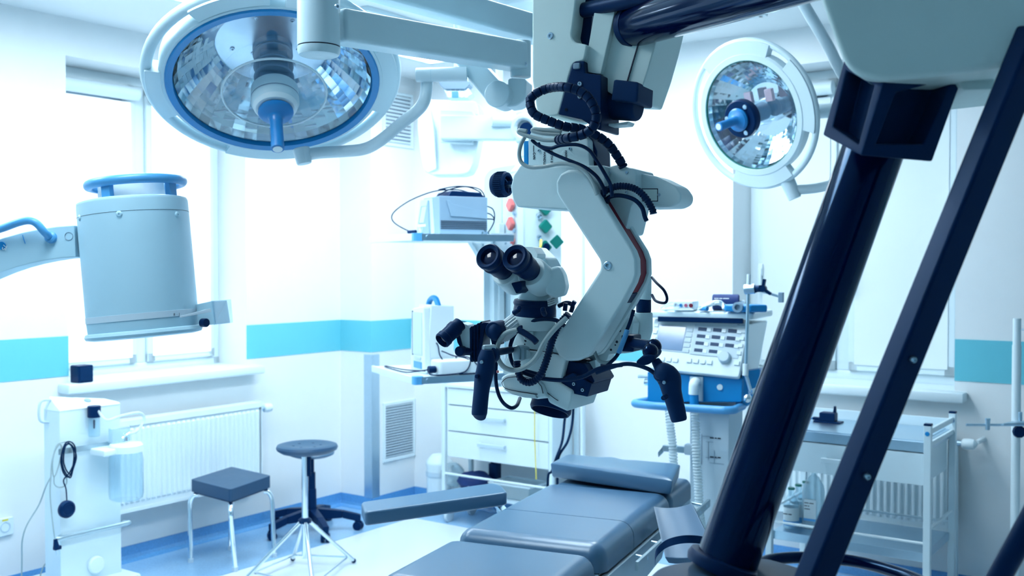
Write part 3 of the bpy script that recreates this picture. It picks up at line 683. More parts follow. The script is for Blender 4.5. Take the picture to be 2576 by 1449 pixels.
# ---- hand grips
def grip(pts, rad, name='hand_grip'):
    pts = [P(*p) for p in pts]; n = len(rad) - 1
    def rf(t):
        k = min(n - 1e-6, t * n); i = int(k); return (rad[i] * (1 - k + i) + rad[i + 1] * (k - i))
    return mic.part(name, tube(pts, rf, 28, n=6), 'blackm', None, 'black hand grip')
g1 = grip([(1225, 880, 2.12), (1224, 900, 2.12), (1222, 925, 2.12), (1216, 952, 2.12), (1211, 985, 2.11), (1206, 1038, 2.10), (1206, 1042, 2.10)], [mm(14), mm(21), mm(22), mm(22), mm(19), mm(19), mm(16)])
mic.part('grip_button', cyl(P(1205, 945, 2.11), P(1198, 947, 2.10), mm(5), 12, .001), 'black', g1)
screw(mic, P(1212, 911, 2.10), V((-.2, -1, .1)), mm(4.5), g1)
mic.part('grip_joint', merge(cyl(P(1214, 878, 2.13), P(1246, 876, 2.14), mm(10), 18, .003), cyl(P(1220, 885, 2.12), P(1220, 900, 2.12), mm(9), 16)), 'alu', g1)
mic.part('wing_disc', cyl(P(1230, 893, 2.13), P(1240, 892, 2.15), mm(21), 28, .004), 'blackm', g1)
mic.part('grip_arm', tube([P(1240, 890, 2.15), P(1258, 885, 2.19), P(1285, 880, 2.24)], mm(9), 14), 'black', g1)
g2 = grip([(1662, 925, 2.06), (1672, 938, 2.05), (1684, 955, 2.05), (1690, 985, 2.05), (1698, 1015, 2.05), (1708, 1054, 2.05), (1709, 1058, 2.05)], [mm(16), mm(26), mm(28), mm(23), mm(21), mm(19), mm(14)])
mic.part('grip_cap', lathe(P(1668, 938, 2.045), P(1655, 920, 2.03) - P(1672, 940, 2.05), [(mm(24), -.01), (mm(24), .002), (mm(20), .005), (0, .005)], 28), 'black', g2)
screw(mic, P(1671, 962, 2.025), V((-.3, -1, .1)), mm(4.5), g2)
mic.part('grip_button', cyl(P(1676, 997, 2.03), P(1668, 1002, 2.02), mm(6), 12, .001), 'black', g2)
for q in ((1684, 931), (1700, 934)): mic.part('red_key', cyl(P(q[0], q[1] + 3, 2.05), P(q[0], q[1] - 2, 2.05), mm(4), 12, .0008), 'red', g2)
mic.part('ball_joint', merge(ball(P(1645, 872, 2.10), mm(19), 24), ball(P(1636, 884, 2.07), mm(19), 24)), 'gloss', g2)
mic.part('wing_knob', prism(rpoly([P(1597, 912, 2.05), P(1612, 898, 2.05), P(1632, 893, 2.05), P(1648, 896, 2.05), P(1644, 908, 2.05), P(1630, 919, 2.05), P(1610, 921, 2.05)], .006), V((.02, .035, .01)), .005, 3), 'blackm', g2)
mic.part('grip_arm', cyl(P(1648, 905, 2.07), P(1668, 940, 2.06), mm(11), 18, .003, mm(15)), 'black', g2)
mic.part('grip_mount', merge(cyl(P(1590, 862, 2.18), P(1636, 870, 2.12), mm(13), 20, .003), box(P(1588, 862, 2.2), (mm(34), .05, mm(42)), MV, b=.004)), 'black', g2)
# ---- cables
def cab(pts, rpx, m='cable', k=0.0, name='cable', **kw):
    q = [PM(p[0], p[1], p[2] if len(p) > 2 else k) for p in pts]
    return mic.part(name, tube(q, mm(rpx), 10, **kw), m)
# spiral-wrapped loom loop
loom = [(1334, 248), (1352, 233), (1385, 221), (1420, 219), (1455, 228), (1480, 246), (1497, 275), (1500, 300), (1488, 325), (1462, 340), (1430, 347), (1404, 352)]
wr = mic.part('wrapped_loom', tube([PM(x, y, -.06 if 2 < i < 11 else -.03) for i, (x, y) in enumerate(loom)], mm(11), 14, ribs=mm(19), rib=.0009, wrap=True), 'cable', None, 'spiral wrapped black cable loom')
loom2 = [(1334, 248, -.02), (1335, 268, -.03), (1346, 288, -.035), (1378, 303, -.03), (1420, 318, -.02), (1460, 324, .0), (1495, 338, .01), (1530, 362, .03), (1556, 398, .05), (1568, 420, .06)]
mic.part('wrapped_loom', tube([PM(*p) for p in loom2], mm(11), 14, ribs=mm(19), rib=.0009, wrap=True), 'cable')
cab([(1404, 352), (1370, 352), (1330, 343), (1307, 334), (1308, 328), (1325, 330)], 5.5, 'gcable', -.01)
cab([(1410, 338), (1370, 336), (1342, 330), (1345, 325), (1380, 328), (1412, 330)], 5.5, 'gcable', .02)
cab([(1320, 345), (1310, 365), (1306, 390), (1313, 410), (1335, 421), (1370, 419), (1410, 412), (1445, 417), (1475, 435), (1493, 462), (1502, 490)], 5.2, 'gcable', -.02)
cab([(1338, 352), (1352, 364), (1390, 386), (1430, 403), (1470, 420), (1500, 443), (1517, 470), (1522, 490)], 4.6, 'cable', -.005)
cab([(1354, 360), (1360, 368), (1385, 373), (1410, 366), (1450, 364), (1480, 376), (1500, 402), (1520, 435), (1536, 465), (1540, 495)], 4.6, 'cable', -.01)
cab([(1512, 490), (1530, 476), (1560, 468), (1595, 474), (1622, 495), (1640, 525), (1644, 538)], 8.5, 'cable', .03, 'ribbed_cable', ribs=mm(7), rib=.0006)
cab([(1520, 510), (1535, 495), (1562, 492), (1595, 502), (1615, 522), (1622, 545), (1627, 556)], 5.5, 'cable', .025)
cab([(1525, 470), (1515, 500), (1530, 510)], 8, 'cable', .02)
# loops round the optics body
cab([(1420, 820), (1400, 806), (1365, 803), (1330, 810), (1305, 828), (1290, 850), (1283, 876), (1286, 905), (1300, 925), (1340, 938), (1370, 945)], 5.2, 'cable', -.02)
cab([(1425, 800), (1395, 828), (1370, 860), (1352, 895), (1330, 918), (1300, 931), (1270, 925), (1252, 900), (1252, 870), (1270, 840), (1302, 829)], 6.2, 'gcable', -.085)
cab([(1302, 829), (1316, 836), (1340, 852), (1350, 862)], 8.0, 'cable', -.08)
cab([(1430, 790), (1405, 820), (1388, 860), (1375, 905), (1358, 945), (1335, 962), (1312, 955), (1303, 932), (1300, 908)], 9.0, 'cable', -.05, 'ribbed_cable', ribs=mm(7), rib=.0006)
cab([(1248, 915), (1247, 950), (1252, 985), (1265, 1012), (1285, 1026), (1300, 1020, .0), (1308, 1002, .06)], 5.0, 'cable', -.03)
cab([(1255, 895), (1248, 905), (1248, 920)], 5.0, 'cable', -.03)
cab([(1300, 930), (1335, 944), (1370, 953), (1420, 956), (1465, 948), (1500, 930), (1530, 922), (1565, 918)], 5.5, 'cable', -.035)
cab([(1500, 938), (1535, 925), (1570, 916), (1600, 918), (1630, 928), (1648, 940)], 5.2, 'cable', -.035)
cab([(1640, 742, .14), (1650, 757, .12), (1672, 762, .1), (1678, 750, .1), (1670, 730, .1), (1652, 712, .12), (1640, 698, .15)], 3.6, 'cable')
cab([(1594, 780), (1585, 810), (1574, 838), (1566, 860), (1556, 888), (1540, 908), (1515, 928), (1480, 938)], 4.6, 'cable', .02)
cab([(1578, 830), (1572, 848), (1562, 874), (1556, 888)], 6.4, 'lblue', .012, 'blue_cable')
cab([(1490, 858), (1496, 885), (1508, 908), (1530, 912), (1548, 902)], 4.6, 'gcable', .03)
mic.part('red_tip', cyl(P(1252, 938, 2.2), P(1252, 932, 2.2), mm(3), 10), 'red')
cab([(1405, 770), (1425, 762), (1440, 768), (1436, 785)], 6, 'cable', .08)
mic.part('release_pin', merge(cyl(PM(1421, 782, .05), PM(1423, 762, .05), mm(6), 14, .001), cyl(PM(1440, 768, .06), PM(1446, 758, .06), mm(6), 14)), 'black')
for pts in ([(1262, 962), (1276, 951), (1310, 948), (1345, 956), (1362, 972)], [(1262, 962), (1270, 976), (1300, 984), (1352, 992)], [(1362, 972), (1366, 990)]):
    cab([(x, y, -.0015) for x, y in pts], .9, 'ink', name='scuffed_seam')
for pts in ([(1358, 973), (1392, 1000), (1404, 1008)], [(1282, 873), (1330, 880), (1372, 885), (1424, 895)]):
    cab([(x, y, .006) for x, y in pts], .9, 'ink', name='seam')
# ================================================================ surgical lamps on the ceiling boom
def axes(n, upv):
    n = V(n).normalized(); v = (V(upv) - n * V(upv).dot(n)).normalized(); u = v.cross(n).normalized()
    return u, v, n
def annular(c, u, v, n, r0, r1, a0, a1, h0, h1, seg=14):
    pts = [c + u * (r1 * math.cos(a0 + (a1 - a0) * i / seg)) + v * (r1 * math.sin(a0 + (a1 - a0) * i / seg)) + n * h0 for i in range(seg + 1)]
    pts += [c + u * (r0 * math.cos(a1 + (a0 - a1) * i / seg)) + v * (r0 * math.sin(a1 + (a0 - a1) * i / seg)) + n * h0 for i in range(seg + 1)]
    return prism(pts, n * (h1 - h0), .003, 2)
def circle(c, u, v, r, N=64): return [c + u * (r * math.cos(2 * math.pi * i / N)) + v * (r * math.sin(2 * math.pi * i / N)) for i in range(N)]
def facet_bowl(o, n, u, v, prof, seg, jit):
    """separate flat mirror facets, each tilted a little on its own"""
    bm = bmesh.new()
    def pt(r, h, a): return o + n * h + (u * math.cos(a) + v * math.sin(a)) * r
    for (r0, h0), (r1, h1) in zip(prof, prof[1:]):
        for i in range(seg):
            a0, a1 = 2 * math.pi * i / seg, 2 * math.pi * (i + 1) / seg
            q = [pt(r0, h0, a0), pt(r1, h1, a0), pt(r1, h1, a1), pt(r0, h0, a1)]
            nn = (q[1] - q[0]).cross(q[3] - q[0]).normalized()
            ta, tb = random.uniform(-jit, jit), random.uniform(-jit, jit)
            bm.faces.new([bm.verts.new(p + nn * d) for p, d in zip(q, (-ta - tb, ta - tb, ta + tb, -ta + tb))])
    return bm
def lamp_head(t, c, n, upv, R, big, gasket):
    """R: glass radius"""
    u, v, n = axes(n, upv); k = R / .28; GR = 1.245 if big else 1.335
    body = t.part('lamp_housing', lathe(c, -n, [(R * 1.02, -.012 * k), (R * 1.10, -.014 * k), (R * 1.13, .0), (R * 1.13, .05 * k), (R * 1.05, .085 * k), (R * .9, .15 * k), (R * .7, .205 * k), (0, .225 * k)], 72, uv=(u, v), cap=False), 'lampgrey' if big else 'white')
    for a0, a1 in (((95, 132), (-150, -185), (-75, -112), (-18, 30)) if big else ((60, 130), (-60, -120), (-20, 40))):
        a0, a1 = math.radians(min(a0, a1)), math.radians(max(a0, a1))
        t.part('rim_bridge', annular(c, u, v, n, R * 1.10, R * (GR + .015), a0, a1, -.035 * k, .012 * k), 'lampgrey' if big else 'white', body)
    t.part('grip_ring', tube(circle(c - n * .012 * k, u, v, R * GR, 72), .0165 * k, 14, closed=True, smooth=False), 'lampgrey' if big else 'white', body)
    if gasket:
        t.part('gasket', lathe(c, n, [(R * .99, 0), (R * .995, .016 * k), (R * 1.06, .019 * k), (R * 1.075, .012 * k), (R * 1.075, 0), (R * .99, 0)], 72, uv=(u, v)), 'blue', None, 'bright blue gasket ring round the glass')
    prof = [(R * .985, .0)] + [(R * (.985 - .50 * i / 14), -.15 * k * (i / 14) ** .85 - .004) for i in range(1, 15)]
    t.part('reflector', facet_bowl(c, n, u, v, prof, 44, .00032 * k), 'mirror', None, 'faceted mirror reflector', flat=True)
    t.part('back_mirror', lathe(c - n * .155 * k, n, [(R * .5, 0), (R * .5, .003), (0, .003)], 48, uv=(u, v)), 'mirror')
    t.part('cover_glass', lathe(c + n * .006, n, [(R * .985, 0), (R * .6, .006 * k), (0, .008 * k)], 64, uv=(u, v), cap=False), 'cover')
    return u, v, n, k
def handle(t, c, n, k, m='hblue'):
    h = t.part('sterile_handle', lathe(c, n, [(0, 0), (.040 * k, 0), (.049 * k, .005), (.050 * k, .012), (.044 * k, .02), (.026 * k, .026), (.0195 * k, .034), (.0175 * k, .055), (.0185 * k, .13 * k), (.0185 * k, .14 * k), (.014 * k, .142 * k)], 36), m, None, 'blue sterile handle')
    t.part('handle_tip', lathe(c + n * .1415 * k, n, [(.014 * k, 0), (.013 * k, .0015), (0, .0018)], 24), 'whitem', h)
# ---------------- lamp 1 (blue rim)
N1 = V((0.15, -.50, -.855)); L1 = P(690, 206, 3.0)
shaft_base = P(803, 62, 2.45)
l1 = Thing('surgical_lamp', 'large round surgical lamp with a blue rim and faceted reflector on a jointed ceiling arm', 'surgical lamp', V((shaft_base.x, shaft_base.y, CEIL)), 'surgical lamps on ceiling booms')
u, v, n, k = lamp_head(l1, L1, N1, Z, .283, True, True)
# flat back plate with rivets, lamp tower, inner shade ring
bp1 = l1.part('inner_plate', lathe(L1 - n * .135 + v * .02, n, [(.168, 0), (.168, .004), (.163, .006), (0, .006)], 56), 'steel')
for x_, y_ in ((-.115, -.03), (-.055, -.045), (.075, -.02), (.125, -.03), (-.05, .10), (.05, .10)):
    l1.part('rivet', lathe(L1 - n * .129 + v * (.02 + y_) + u * x_, n, [(.007, 0), (.0065, .003), (.003, .004), (.003, .001), (0, .001)], 14), 'steel', bp1)
tw = l1.part('lamp_tower', merge(lathe(L1 - n * .13, n, [(.058, 0), (.058, .02), (.05, .026), (0, .026)], 32), box(L1 - n * .05, (.082, .06, .16), u, v, n, b=.006)), 'grey', None, 'grey blue lamp holder tower')
for h_ in (-.105, -.06, -.02): l1.part('tower_disc', lathe(L1 + n * h_, n, [(.056, 0), (.058, .004), (.056, .008), (0, .009)], 36), 'grey', tw)
l1.part('tower_bulb', lathe(L1 - n * .015, n, [(.02, 0), (.035, .01), (.036, .03), (.02, .04)], 24), 'jar', tw)
l1.part('inner_shade', lathe(L1 - n * .03, n, [(.07, 0), (.146, .072), (.149, .073), (.149, .076), (.144, .075), (.068, .002), (.07, 0)], 56), 'cover')
l1.part('shade_ring', tube(circle(L1 + n * .045, u, v, .1475, 64), .0032, 8, closed=True, smooth=False), 'white')
l1.part('hub_glass', lathe(L1 + n * .02, n, [(.060, 0), (.067, .008), (.068, .06), (.062, .07), (.05, .07)], 40), 'lampgrey')
l1.part('hub_seam', lathe(L1 + n * .062, n, [(.0685, 0), (.0687, .002), (.0685, .004)], 40, cap=False), 'grey')
l1.part('hub_ring', lathe(L1 + n * .085, n, [(.063, 0), (.062, .010), (.056, .018), (.03, .019), (0, .019)], 40), 'whitem')
handle(l1, L1 + n * .103, n, 1.0)
l1.part('vent_plate', annular(L1, u, v, n, .312, .35, math.radians(70), math.radians(88), -.01, .016), 'white')
# yoke and arm
yk = [P(764, 392, 3.14), P(800, 385, 3.14), P(860, 381, 3.12), P(915, 375, 3.10), P(955, 355, 3.07), P(1010, 310, 3.04), P(1050, 278, 3.02), P(1066, 256, 3.0), P(1072, 230, 3.0), P(1074, 204, 3.0)]
l1.part('yoke_tube', tube(yk, .0178, 18), 'white')
l1.part('yoke_foot', cyl(P(757, 372, 3.13), P(766, 413, 3.13), .026, 26, .005, .023), 'white')
l1.part('yoke_bearing', cyl(P(1046, 189, 2.98), P(1175, 186, 2.98), .0205, 28, .003), 'white')
l1.part('bearing_seam', cyl(P(1084, 188, 2.98), P(1085.5, 188, 2.98), .0208, 28), 'lampgrey')
jn = P(1268, 236, 2.98); sa0 = P(1120, 130, 3.02)
l1.part('spring_arm', prism([P(1098, 100, 2.98), P(1190, 132, 2.98), P(1222, 168, 2.98), P(1252, 200, 2.98), P(1282, 216, 2.98), P(1262, 268, 2.98), P(1230, 262, 2.98)], V((.02, .06, 0)), .008, 3), 'lampgrey')
l1.part('joint_disc', lathe(P(1250, 236, 2.94), V((.30, .95, .0)), [(0, 0), (.0355, 0), (.038, .0025), (.038, .085), (.03, .09)], 40), 'lampgrey')
l1.part('elbow_joint', prism(rpoly([P(1278, 196, 2.96), P(1324, 198, 2.96), P(1322, 250, 2.96), P(1300, 266, 2.96), P(1272, 270, 2.96)], .01), V((.02, .08, 0)), .012, 3), 'lampgrey')
l1.part('arm_joint', cyl(P(1310, 104, 3.0), P(1310, 195, 3.0), .030, 30, .003), 'lampgrey')
screw(l1, P(1321, 161, 2.965), V((-.2, -1, 0)), .006)
def beam(t, p, q, h, w, m, name='boom_arm'):
    d = (q - p); u_ = d.normalized(); w_ = (Z - u_ * Z.dot(u_)).normalized()
    return t.part(name, box((p + q) / 2, (d.length, w, h), u_, None, w_, b=.010, seg=3), m)
beam(l1, P(845, 66, 2.50), P(1306, 143, 3.0), .080, .075, 'lampgrey')
l1.part('rotary_joint', merge(cyl(P(802, 116, 2.45), V((P(802, 116, 2.45).x, P(802, 116, 2.45).y, CEIL - .05)), .0505, 44), ), 'lampgrey', None, 'thick vertical boom bearing')
jb = P(802, 116, 2.45)
l1.part('joint_cap', lathe(jb - Z * .0035, -Z, [(.049, -.001), (.0505, 0), (.0505, .010), (.047, .018), (.040, .021), (0, .021)], 44), 'lampgrey')
l1.part('joint_gap', lathe(jb + Z * .001, -Z, [(.0485, 0), (.0485, .006)], 40), 'ink')
screw(l1, P(848, 16, 2.40), V((.75, -.66, 0)), .006)
l1.part('ceiling_rose', lathe(V((jb.x, jb.y, CEIL)), -Z, [(.13, 0), (.13, .05), (.10, .08), (.052, .09)], 40), 'white')
# ---------------- lamp 2 (white rim)
N2 = V((-.74, -.60, -.30)); L2 = P(1890, 290, 4.05)
hub2 = P(902, -50, 2.795)
l2 = Thing('surgical_lamp', 'white rimmed round surgical lamp with a black hub hanging near the right window', 'surgical lamp', V((hub2.x, hub2.y, CEIL)), 'surgical lamps on ceiling booms')
u, v, n, k = lamp_head(l2, L2, N2, Z, .215, False, False)
l2.part('rim_lip', lathe(L2, n, [(.213, .004), (.216, .012), (.238, .012), (.246, .004), (.246, -.01)], 64, cap=False), 'white')
l2.part('dark_gasket', tube(circle(L2 + n * .006, u, v, .214, 64), .003, 8, closed=True, smooth=False), 'green')
l2.part('hub_tower', lathe(L2 - n * .08, n, [(.055, 0), (.05, .05), (.048, .125)], 32, cap=False), 'jar')
l2.part('lamp_core', lathe(L2 - n * .08, n, [(.036, 0), (.034, .09), (0, .09)], 24), 'grey')
for s_ in (1, -1): l2.part('heat_filter', box(L2 - n * .07 + v * .06 + u * .05 * s_, (.035, .05, .02), u, v, n, b=.004), 'rose')
hb = l2.part('hub_collar', lathe(L2 + n * .04, n, [(.072, 0), (.075, .006), (.075, .03), (.070, .036), (0, .036)], 40), 'black', None, 'black hub collar')
for a in (50, 170, 290): l2.part('hub_bolt', lathe(L2 + n * .076 + (u * math.cos(math.radians(a)) + v * math.sin(math.radians(a))) * .058, n, [(.010, -.002), (.009, .004), (0, .005)], 16), 'steel', hb)
handle(l2, L2 + n * .076, n, .92)
fp = P(1990, 458, 4.0)
l2.part('yoke_foot', cyl(P(1975, 440, 4.05), P(2000, 500, 4.05), .030, 24, .004, .026), 'white')
l2.part('yoke_tube', tube([P(2000, 478, 4.05), P(2060, 472, 4.03), P(2110, 455, 4.0), P(2140, 420, 3.98), P(2152, 340, 3.98), P(2150, 285, 3.98)], .019, 16), 'white')
l2.part('yoke_bearing', cyl(P(2038, 282, 4.1), P(2160, 272, 4.0), .029, 26, .004), 'white')
l2.part('bearing_seam', cyl(P(2062, 280, 4.08), P(2064, 280, 4.08), .0295, 26), 'lampgrey')
l2.part('spring_arm', tube([P(2150, 300, 3.98), P(2135, 220, 3.95), P(2105, 160, 3.9), P(2080, 110, 3.85), P(2030, 25, 3.8), P(1990, -50, 3.75)], .021, 18), 'white')
beam(l2, P(860, -62, 2.75), P(1420, 96, 3.35), .082, .07, 'lampgrey')
l2.part('arm_joint', cyl(P(1420, 40, 3.35), P(1420, 170, 3.35), .034, 28, .004), 'lampgrey')
beam(l2, P(1420, 60, 3.35), P(1995, -70, 3.75), .07, .06, 'lampgrey')
l2.part('arm_pivot', ball(P(1992, -58, 3.75), .045, 24), 'white')
hx = P(860, -62, 2.75)
hx = P(902, -50, 2.795)             # clear of the lower lamp's grip ring
l2.part('rotary_joint', cyl(V((hx.x, hx.y, hx.z - .03)), V((hx.x, hx.y, CEIL - .04)), .05, 36), 'lampgrey')
l2.part('ceiling_rose', lathe(V((hx.x, hx.y, CEIL)), -Z, [(.10, 0), (.10, .04), (.075, .06), (.051, .07)], 36), 'white')
# ================================================================ mobile x-ray C-arm at the left
D3 = 3.0
def PX(x, y, d=D3): return P(x, y, d)
xb = PX(-560, 1257, D3)
ca = Thing('x_ray_c_arm', 'pale blue drum shaped x-ray image intensifier on a curved arm before the left window', 'x-ray machine', V((xb.x, xb.y, 0)))
tp, bt = PX(333, 503), PX(363, 834); axd = (bt - tp).normalized(); HL = (bt - tp).length; mp = lambda q: q * D3 / FPX
dr = ca.part('detector_drum', lathe(tp, axd, [(0, 0), (mp(118), 0), (mp(130), .004), (mp(133), .012), (mp(133.5), HL * .2), (mp(134), HL * .9), (mp(132), HL * .985), (mp(120), HL), (0, HL)], 72), 'carm')
ca.part('drum_rim', lathe(bt - axd * .004, axd, [(mp(128), -.004), (mp(138), .0), (mp(141), .008), (mp(138), .016), (mp(120), .02), (0, .02)], 64), 'carm', dr)
ca.part('top_seam', lathe(tp + axd * .045, axd, [(mp(133.2), 0), (mp(133.9), .0004), (mp(133.2), .0012)], 72), 'ink', dr)
ca.part('lower_band', lathe(tp + axd * (HL * .86), axd, [(mp(133), 0), (mp(134.8), .0005), (mp(135), .018), (mp(133), .0185)], 72), 'lgrey', dr)
for x_, y_, nx in ((228, 555, -.75), (350, 548, .1), (461, 543, .93)):
    q = PX(x_, y_); cc = tp + axd * (q - tp).dot(axd); nn = V((nx, -math.sqrt(1 - nx * nx), 0)); nn = (nn - axd * nn.dot(axd)).normalized()
    o = ca.part('rivet', lathe(cc + nn * (mp(133) - .003), nn, [(.009, 0), (.009, .004), (.006, .007), (.0025, .0075), (.0022, .005), (0, .005)], 20), 'carm', dr)
cap = ca.part('top_drum', lathe(PX(333, 500), -axd, [(mp(80), -.01), (mp(79), .045), (mp(80), .05), (mp(80), .052), (mp(76), .060), (mp(60), .064), (0, .066)], 48), 'whitem')
hu, hv, _ = basis(axd)
hc = PX(342, 463)
hr = ca.part('grip_ring', tube(circle(hc, hu, hv, mp(112), 56), mp(12), 16, closed=True, smooth=False), 'lblue', None, 'light blue ring handle')
for a in range(4):
    t_ = math.radians(90 * a + 20)
    c_ = hc + (hu * math.cos(t_) + hv * math.sin(t_)) * mp(104)
    ca.part('ring_post', box(c_ + axd * .026, (.018, .03, .05), (hu * math.cos(t_) + hv * math.sin(t_)), None, axd, b=.002), 'lblue', hr)
ca.part('arm_bracket', prism(rpoly([PX(190, 512, 2.95), PX(221, 509, 2.885), PX(227, 644, 2.885), PX(214, 648, 2.90), PX(203, 646, 2.95)], .004), V((.03, .16, 0)), .004), 'carm')
ca.part('bracket_plate', prism(rpoly([PX(194, 526, 2.935), PX(219, 524, 2.876), PX(226, 646, 2.876), PX(205, 648, 2.935)], .002), V((.004, .01, 0)), .001), 'carm')
cxp, cyp = 232, 1257
def arcpt(deg, r, d=D3): return PX(cxp + r * math.cos(math.radians(deg)), cyp - r * math.sin(math.radians(deg)), d)
arc = [arcpt(92.5 + 175 * i / 48, 690) for i in range(49)] + [arcpt(267.5 - 175 * i / 48, 610) for i in range(49)]
ar = ca.part('curved_arm', prism([p - V((0, .04, 0)) for p in arc], V((0, .10, 0)), .004, 2), 'carm')
bh = [PX(-60, 590, 2.94), PX(0, 576, 2.93), PX(45, 560, 2.92), PX(72, 555, 2.92), PX(92, 562, 2.92), PX(112, 584, 2.93), PX(126, 597, 2.96)]
ca.part('arm_handle', tube(bh, mp(9.5), 14), 'lblue', ar, 'light blue bent tube handle')
ca.part('handle_foot', lathe(PX(127, 597, 2.955), V((0, -1, .1)), [(mp(15), -.006), (mp(14), .004), (mp(9), .008), (0, .008)], 22), 'lblue', ar)
ca.part('angle_disc', lathe(PX(4, 618, 2.957), V((0, -1, 0)), [(mp(10), -.002), (mp(10), .001), (0, .0015)], 22), 'blue', ar)
ca.part('angle_print', text_bm('75', .017, PX(9, 614, 2.9545), V((-.35, 0, -.94)), V((.94, 0, -.35)), .0004, 'LEFT'), 'wink', ar)
ca.part('scale_mark', box(PX(60, 602, 2.958), (.001, .003, .026), V((1, 0, .15)), None, V((-.3, 0, 1))), 'blue', ar)
ca.part('seal_ring', tube([PX(173 + 10 * math.cos(2 * math.pi * i / 32), 594 + 10 * math.sin(2 * math.pi * i / 32), 2.959) for i in range(32)], .0008, 6, closed=True, smooth=False), 'grey', ar)
cl = ca.part('side_box', prism(rpoly([PX(492, 766, 3.0), PX(532, 757, 3.0), PX(541, 816, 3.0), PX(500, 820, 3.0)], .002), V((.02, .09, 0)), .003), 'carm')
ca.part('side_plate', prism([PX(531, 756, 2.99), PX(538, 756, 2.99), PX(543, 816, 2.99), PX(537, 818, 2.99)], V((.02, .11, 0)), .001), 'jar', cl)
ca.part('side_knob', cyl(PX(508, 812, 2.99), PX(520, 812, 2.98), mp(11), 20, .002), 'black', cl)
ca.part('side_lever', prism([PX(452, 795, 2.86), PX(527, 776, 2.97), PX(530, 785, 2.97), PX(452, 800, 2.86)], V((0, .01, 0)), .001), 'lgrey', cl)
# control label at the side of the drum
for i in range(5): ca.part('control_print', box(PX(222 + i * 1.6, 685 + i * 10, 2.90), (.006, .001, .003), V((.8, -.6, 0))), 'ink' if i < 4 else 'green', dr)
ca.part('switch', box(PX(213, 668, 2.97), (.006, .02, .022), b=.001), 'carm', dr)
ca.part('drum_print', text_bm('8 · |', .011, PX(436, 795, 2.865), V((.86, .5, .06)), Z, .0003), 'ink', dr)
# tube head at the lower end and the wheeled stand (below and beside the frame)
th = arcpt(267, 650)
ca.part('tube_head', lathe(PX(330, 1905), V((0, 0, 1)), [(0, -.10), (.13, -.10), (.15, -.08), (.15, .10), (.11, .16), (0, .16)], 36), 'carm')
ca.part('tube_neck', box(PX(262, 1905), (.18, .08, .09), b=.01), 'carm')
ca.part('stand_sleeve', box(arcpt(180, 650), (.18, .16, .3), b=.02), 'carm')
ca.part('stand_column', box(V((xb.x, xb.y, .55)), (.28, .3, .9), b=.03), 'carm')
ca.part('stand_foot', merge(box(V((xb.x, xb.y, .1)), (.34, .75, .08), b=.02), box(V((xb.x + .10, xb.y, .1)), (.5, .12, .08), b=.02)), 'carm')
for a, b in ((0, .32), (0, -.32), (.3, 0)): ca.part('castor', cyl(V((xb.x + a - .015, xb.y + b, .045)), V((xb.x + a + .015, xb.y + b, .045)), .045, 20, .005), 'black')
# ================================================================ radiators
def radiator(name, W, nrm, s0, s1, z0, z1, pitch, label, grp, knob_s, ext, valve):
    ax = (W(1, 0) - W(0, 0)).normalized()
    t = Thing(name, label, 'radiator', W((s0 + s1) / 2, 0, .06), grp)
    pts = []; n = int((s1 - s0) / pitch)
    zt, zb = z1 - .045, z0 + .04
    for off, nm in ((.105, 'front_panel'), (.045, 'rear_panel')):
        bm = bmesh.new(); cols = []
        for i in range(n * 4 + 1):
            s = s0 + .012 + (s1 - s0 - .024) * i / (n * 4); o = off + (.012 if i % 4 in (1, 2) else 0)
            if i in (0, n * 4): o = off
            col_ = [(zb - .03, off), (zb, off), (zb + .012, o), (zt - .012, o), (zt, off), (zt + .035, off)]
            cols.append([bm.verts.new(W(s, z, q)) for z, q in col_])
        for A, B in zip(cols, cols[1:]):
            for j in range(5): bm.faces.new((A[j], B[j], B[j + 1], A[j + 1]))
        bmesh.ops.recalc_face_normals(bm, faces=bm.faces)
        t.part(nm, bm, 'whitem', ang=25)
    t.part('top_grille', merge(box(W((s0 + s1) / 2, z1 - .006, .075), (s1 - s0, .075, .006), ax, b=.001), box(W((s0 + s1) / 2, z1 - .02, .112), (s1 - s0, .003, .028), ax), box(W((s0 + s1) / 2, z1 - .02, .038), (s1 - s0, .003, .028), ax)), 'whitem')
    for s in (s0, s1): t.part('side_panel', box(W(s, (z0 + z1) / 2, .075), (.004, .078, z1 - z0), ax, b=.001), 'whitem')
    t.part('lower_edge', merge(box(W((s0 + s1) / 2, z0 + .006, .112), (s1 - s0, .004, .02), ax, b=.001)), 'whitem')
    for s in (s0 + .25, s1 - .25): t.part('wall_bracket', box(W(s, (z0 + z1) / 2, .02), (.03, .045, z1 - z0 - .1), ax), 'whitem')
    kz = z1 - .05
    t.part('valve', cyl(W(knob_s, kz, .075), W(knob_s + ext * .05, kz, .075), .014, 16), 'steel')
    t.part('thermostat', lathe(W(knob_s + ext * .045, kz, .075), ax * ext, [(.018, 0), (.024, .006), (.027, .03), (.024, .055), (.012, .066), (0, .068)], 24), 'whitem')
    return t
rs0, rs1 = sA(205, 1050, .1), sA(655, 1010, .1)
rz1 = hitA(655, 1010, .11).z; rz0 = hitA(440, 1262, .11).z
radiator('radiator', WA, NA, rs0, rs1, rz0, rz1, .0333, 'long white ribbed panel radiator under the left window', 'panel radiators', rs1, 1, True)
qs0, qs1 = sB(1900, 1180, .1), sB(2392, 1110, .1)
qz1 = hitB(2392, 1090, .11).z; qz0 = hitB(2392, 1345, .11).z
t_ = radiator('radiator', WB, NB, qs0, qs1, qz0, qz1, .0333, 'white ribbed panel radiator behind the instrument trolley', 'panel radiators', qs1, 1, True)
t_.part('supply_pipe', tube([WB(qs1 + .02, qz1 - .06, .075), WB(qs1 + .02, .3, .06), WB(qs1 + .02, .1, .05), WB(qs1 + .02, .0, .05)], .009, 12), 'whitem')
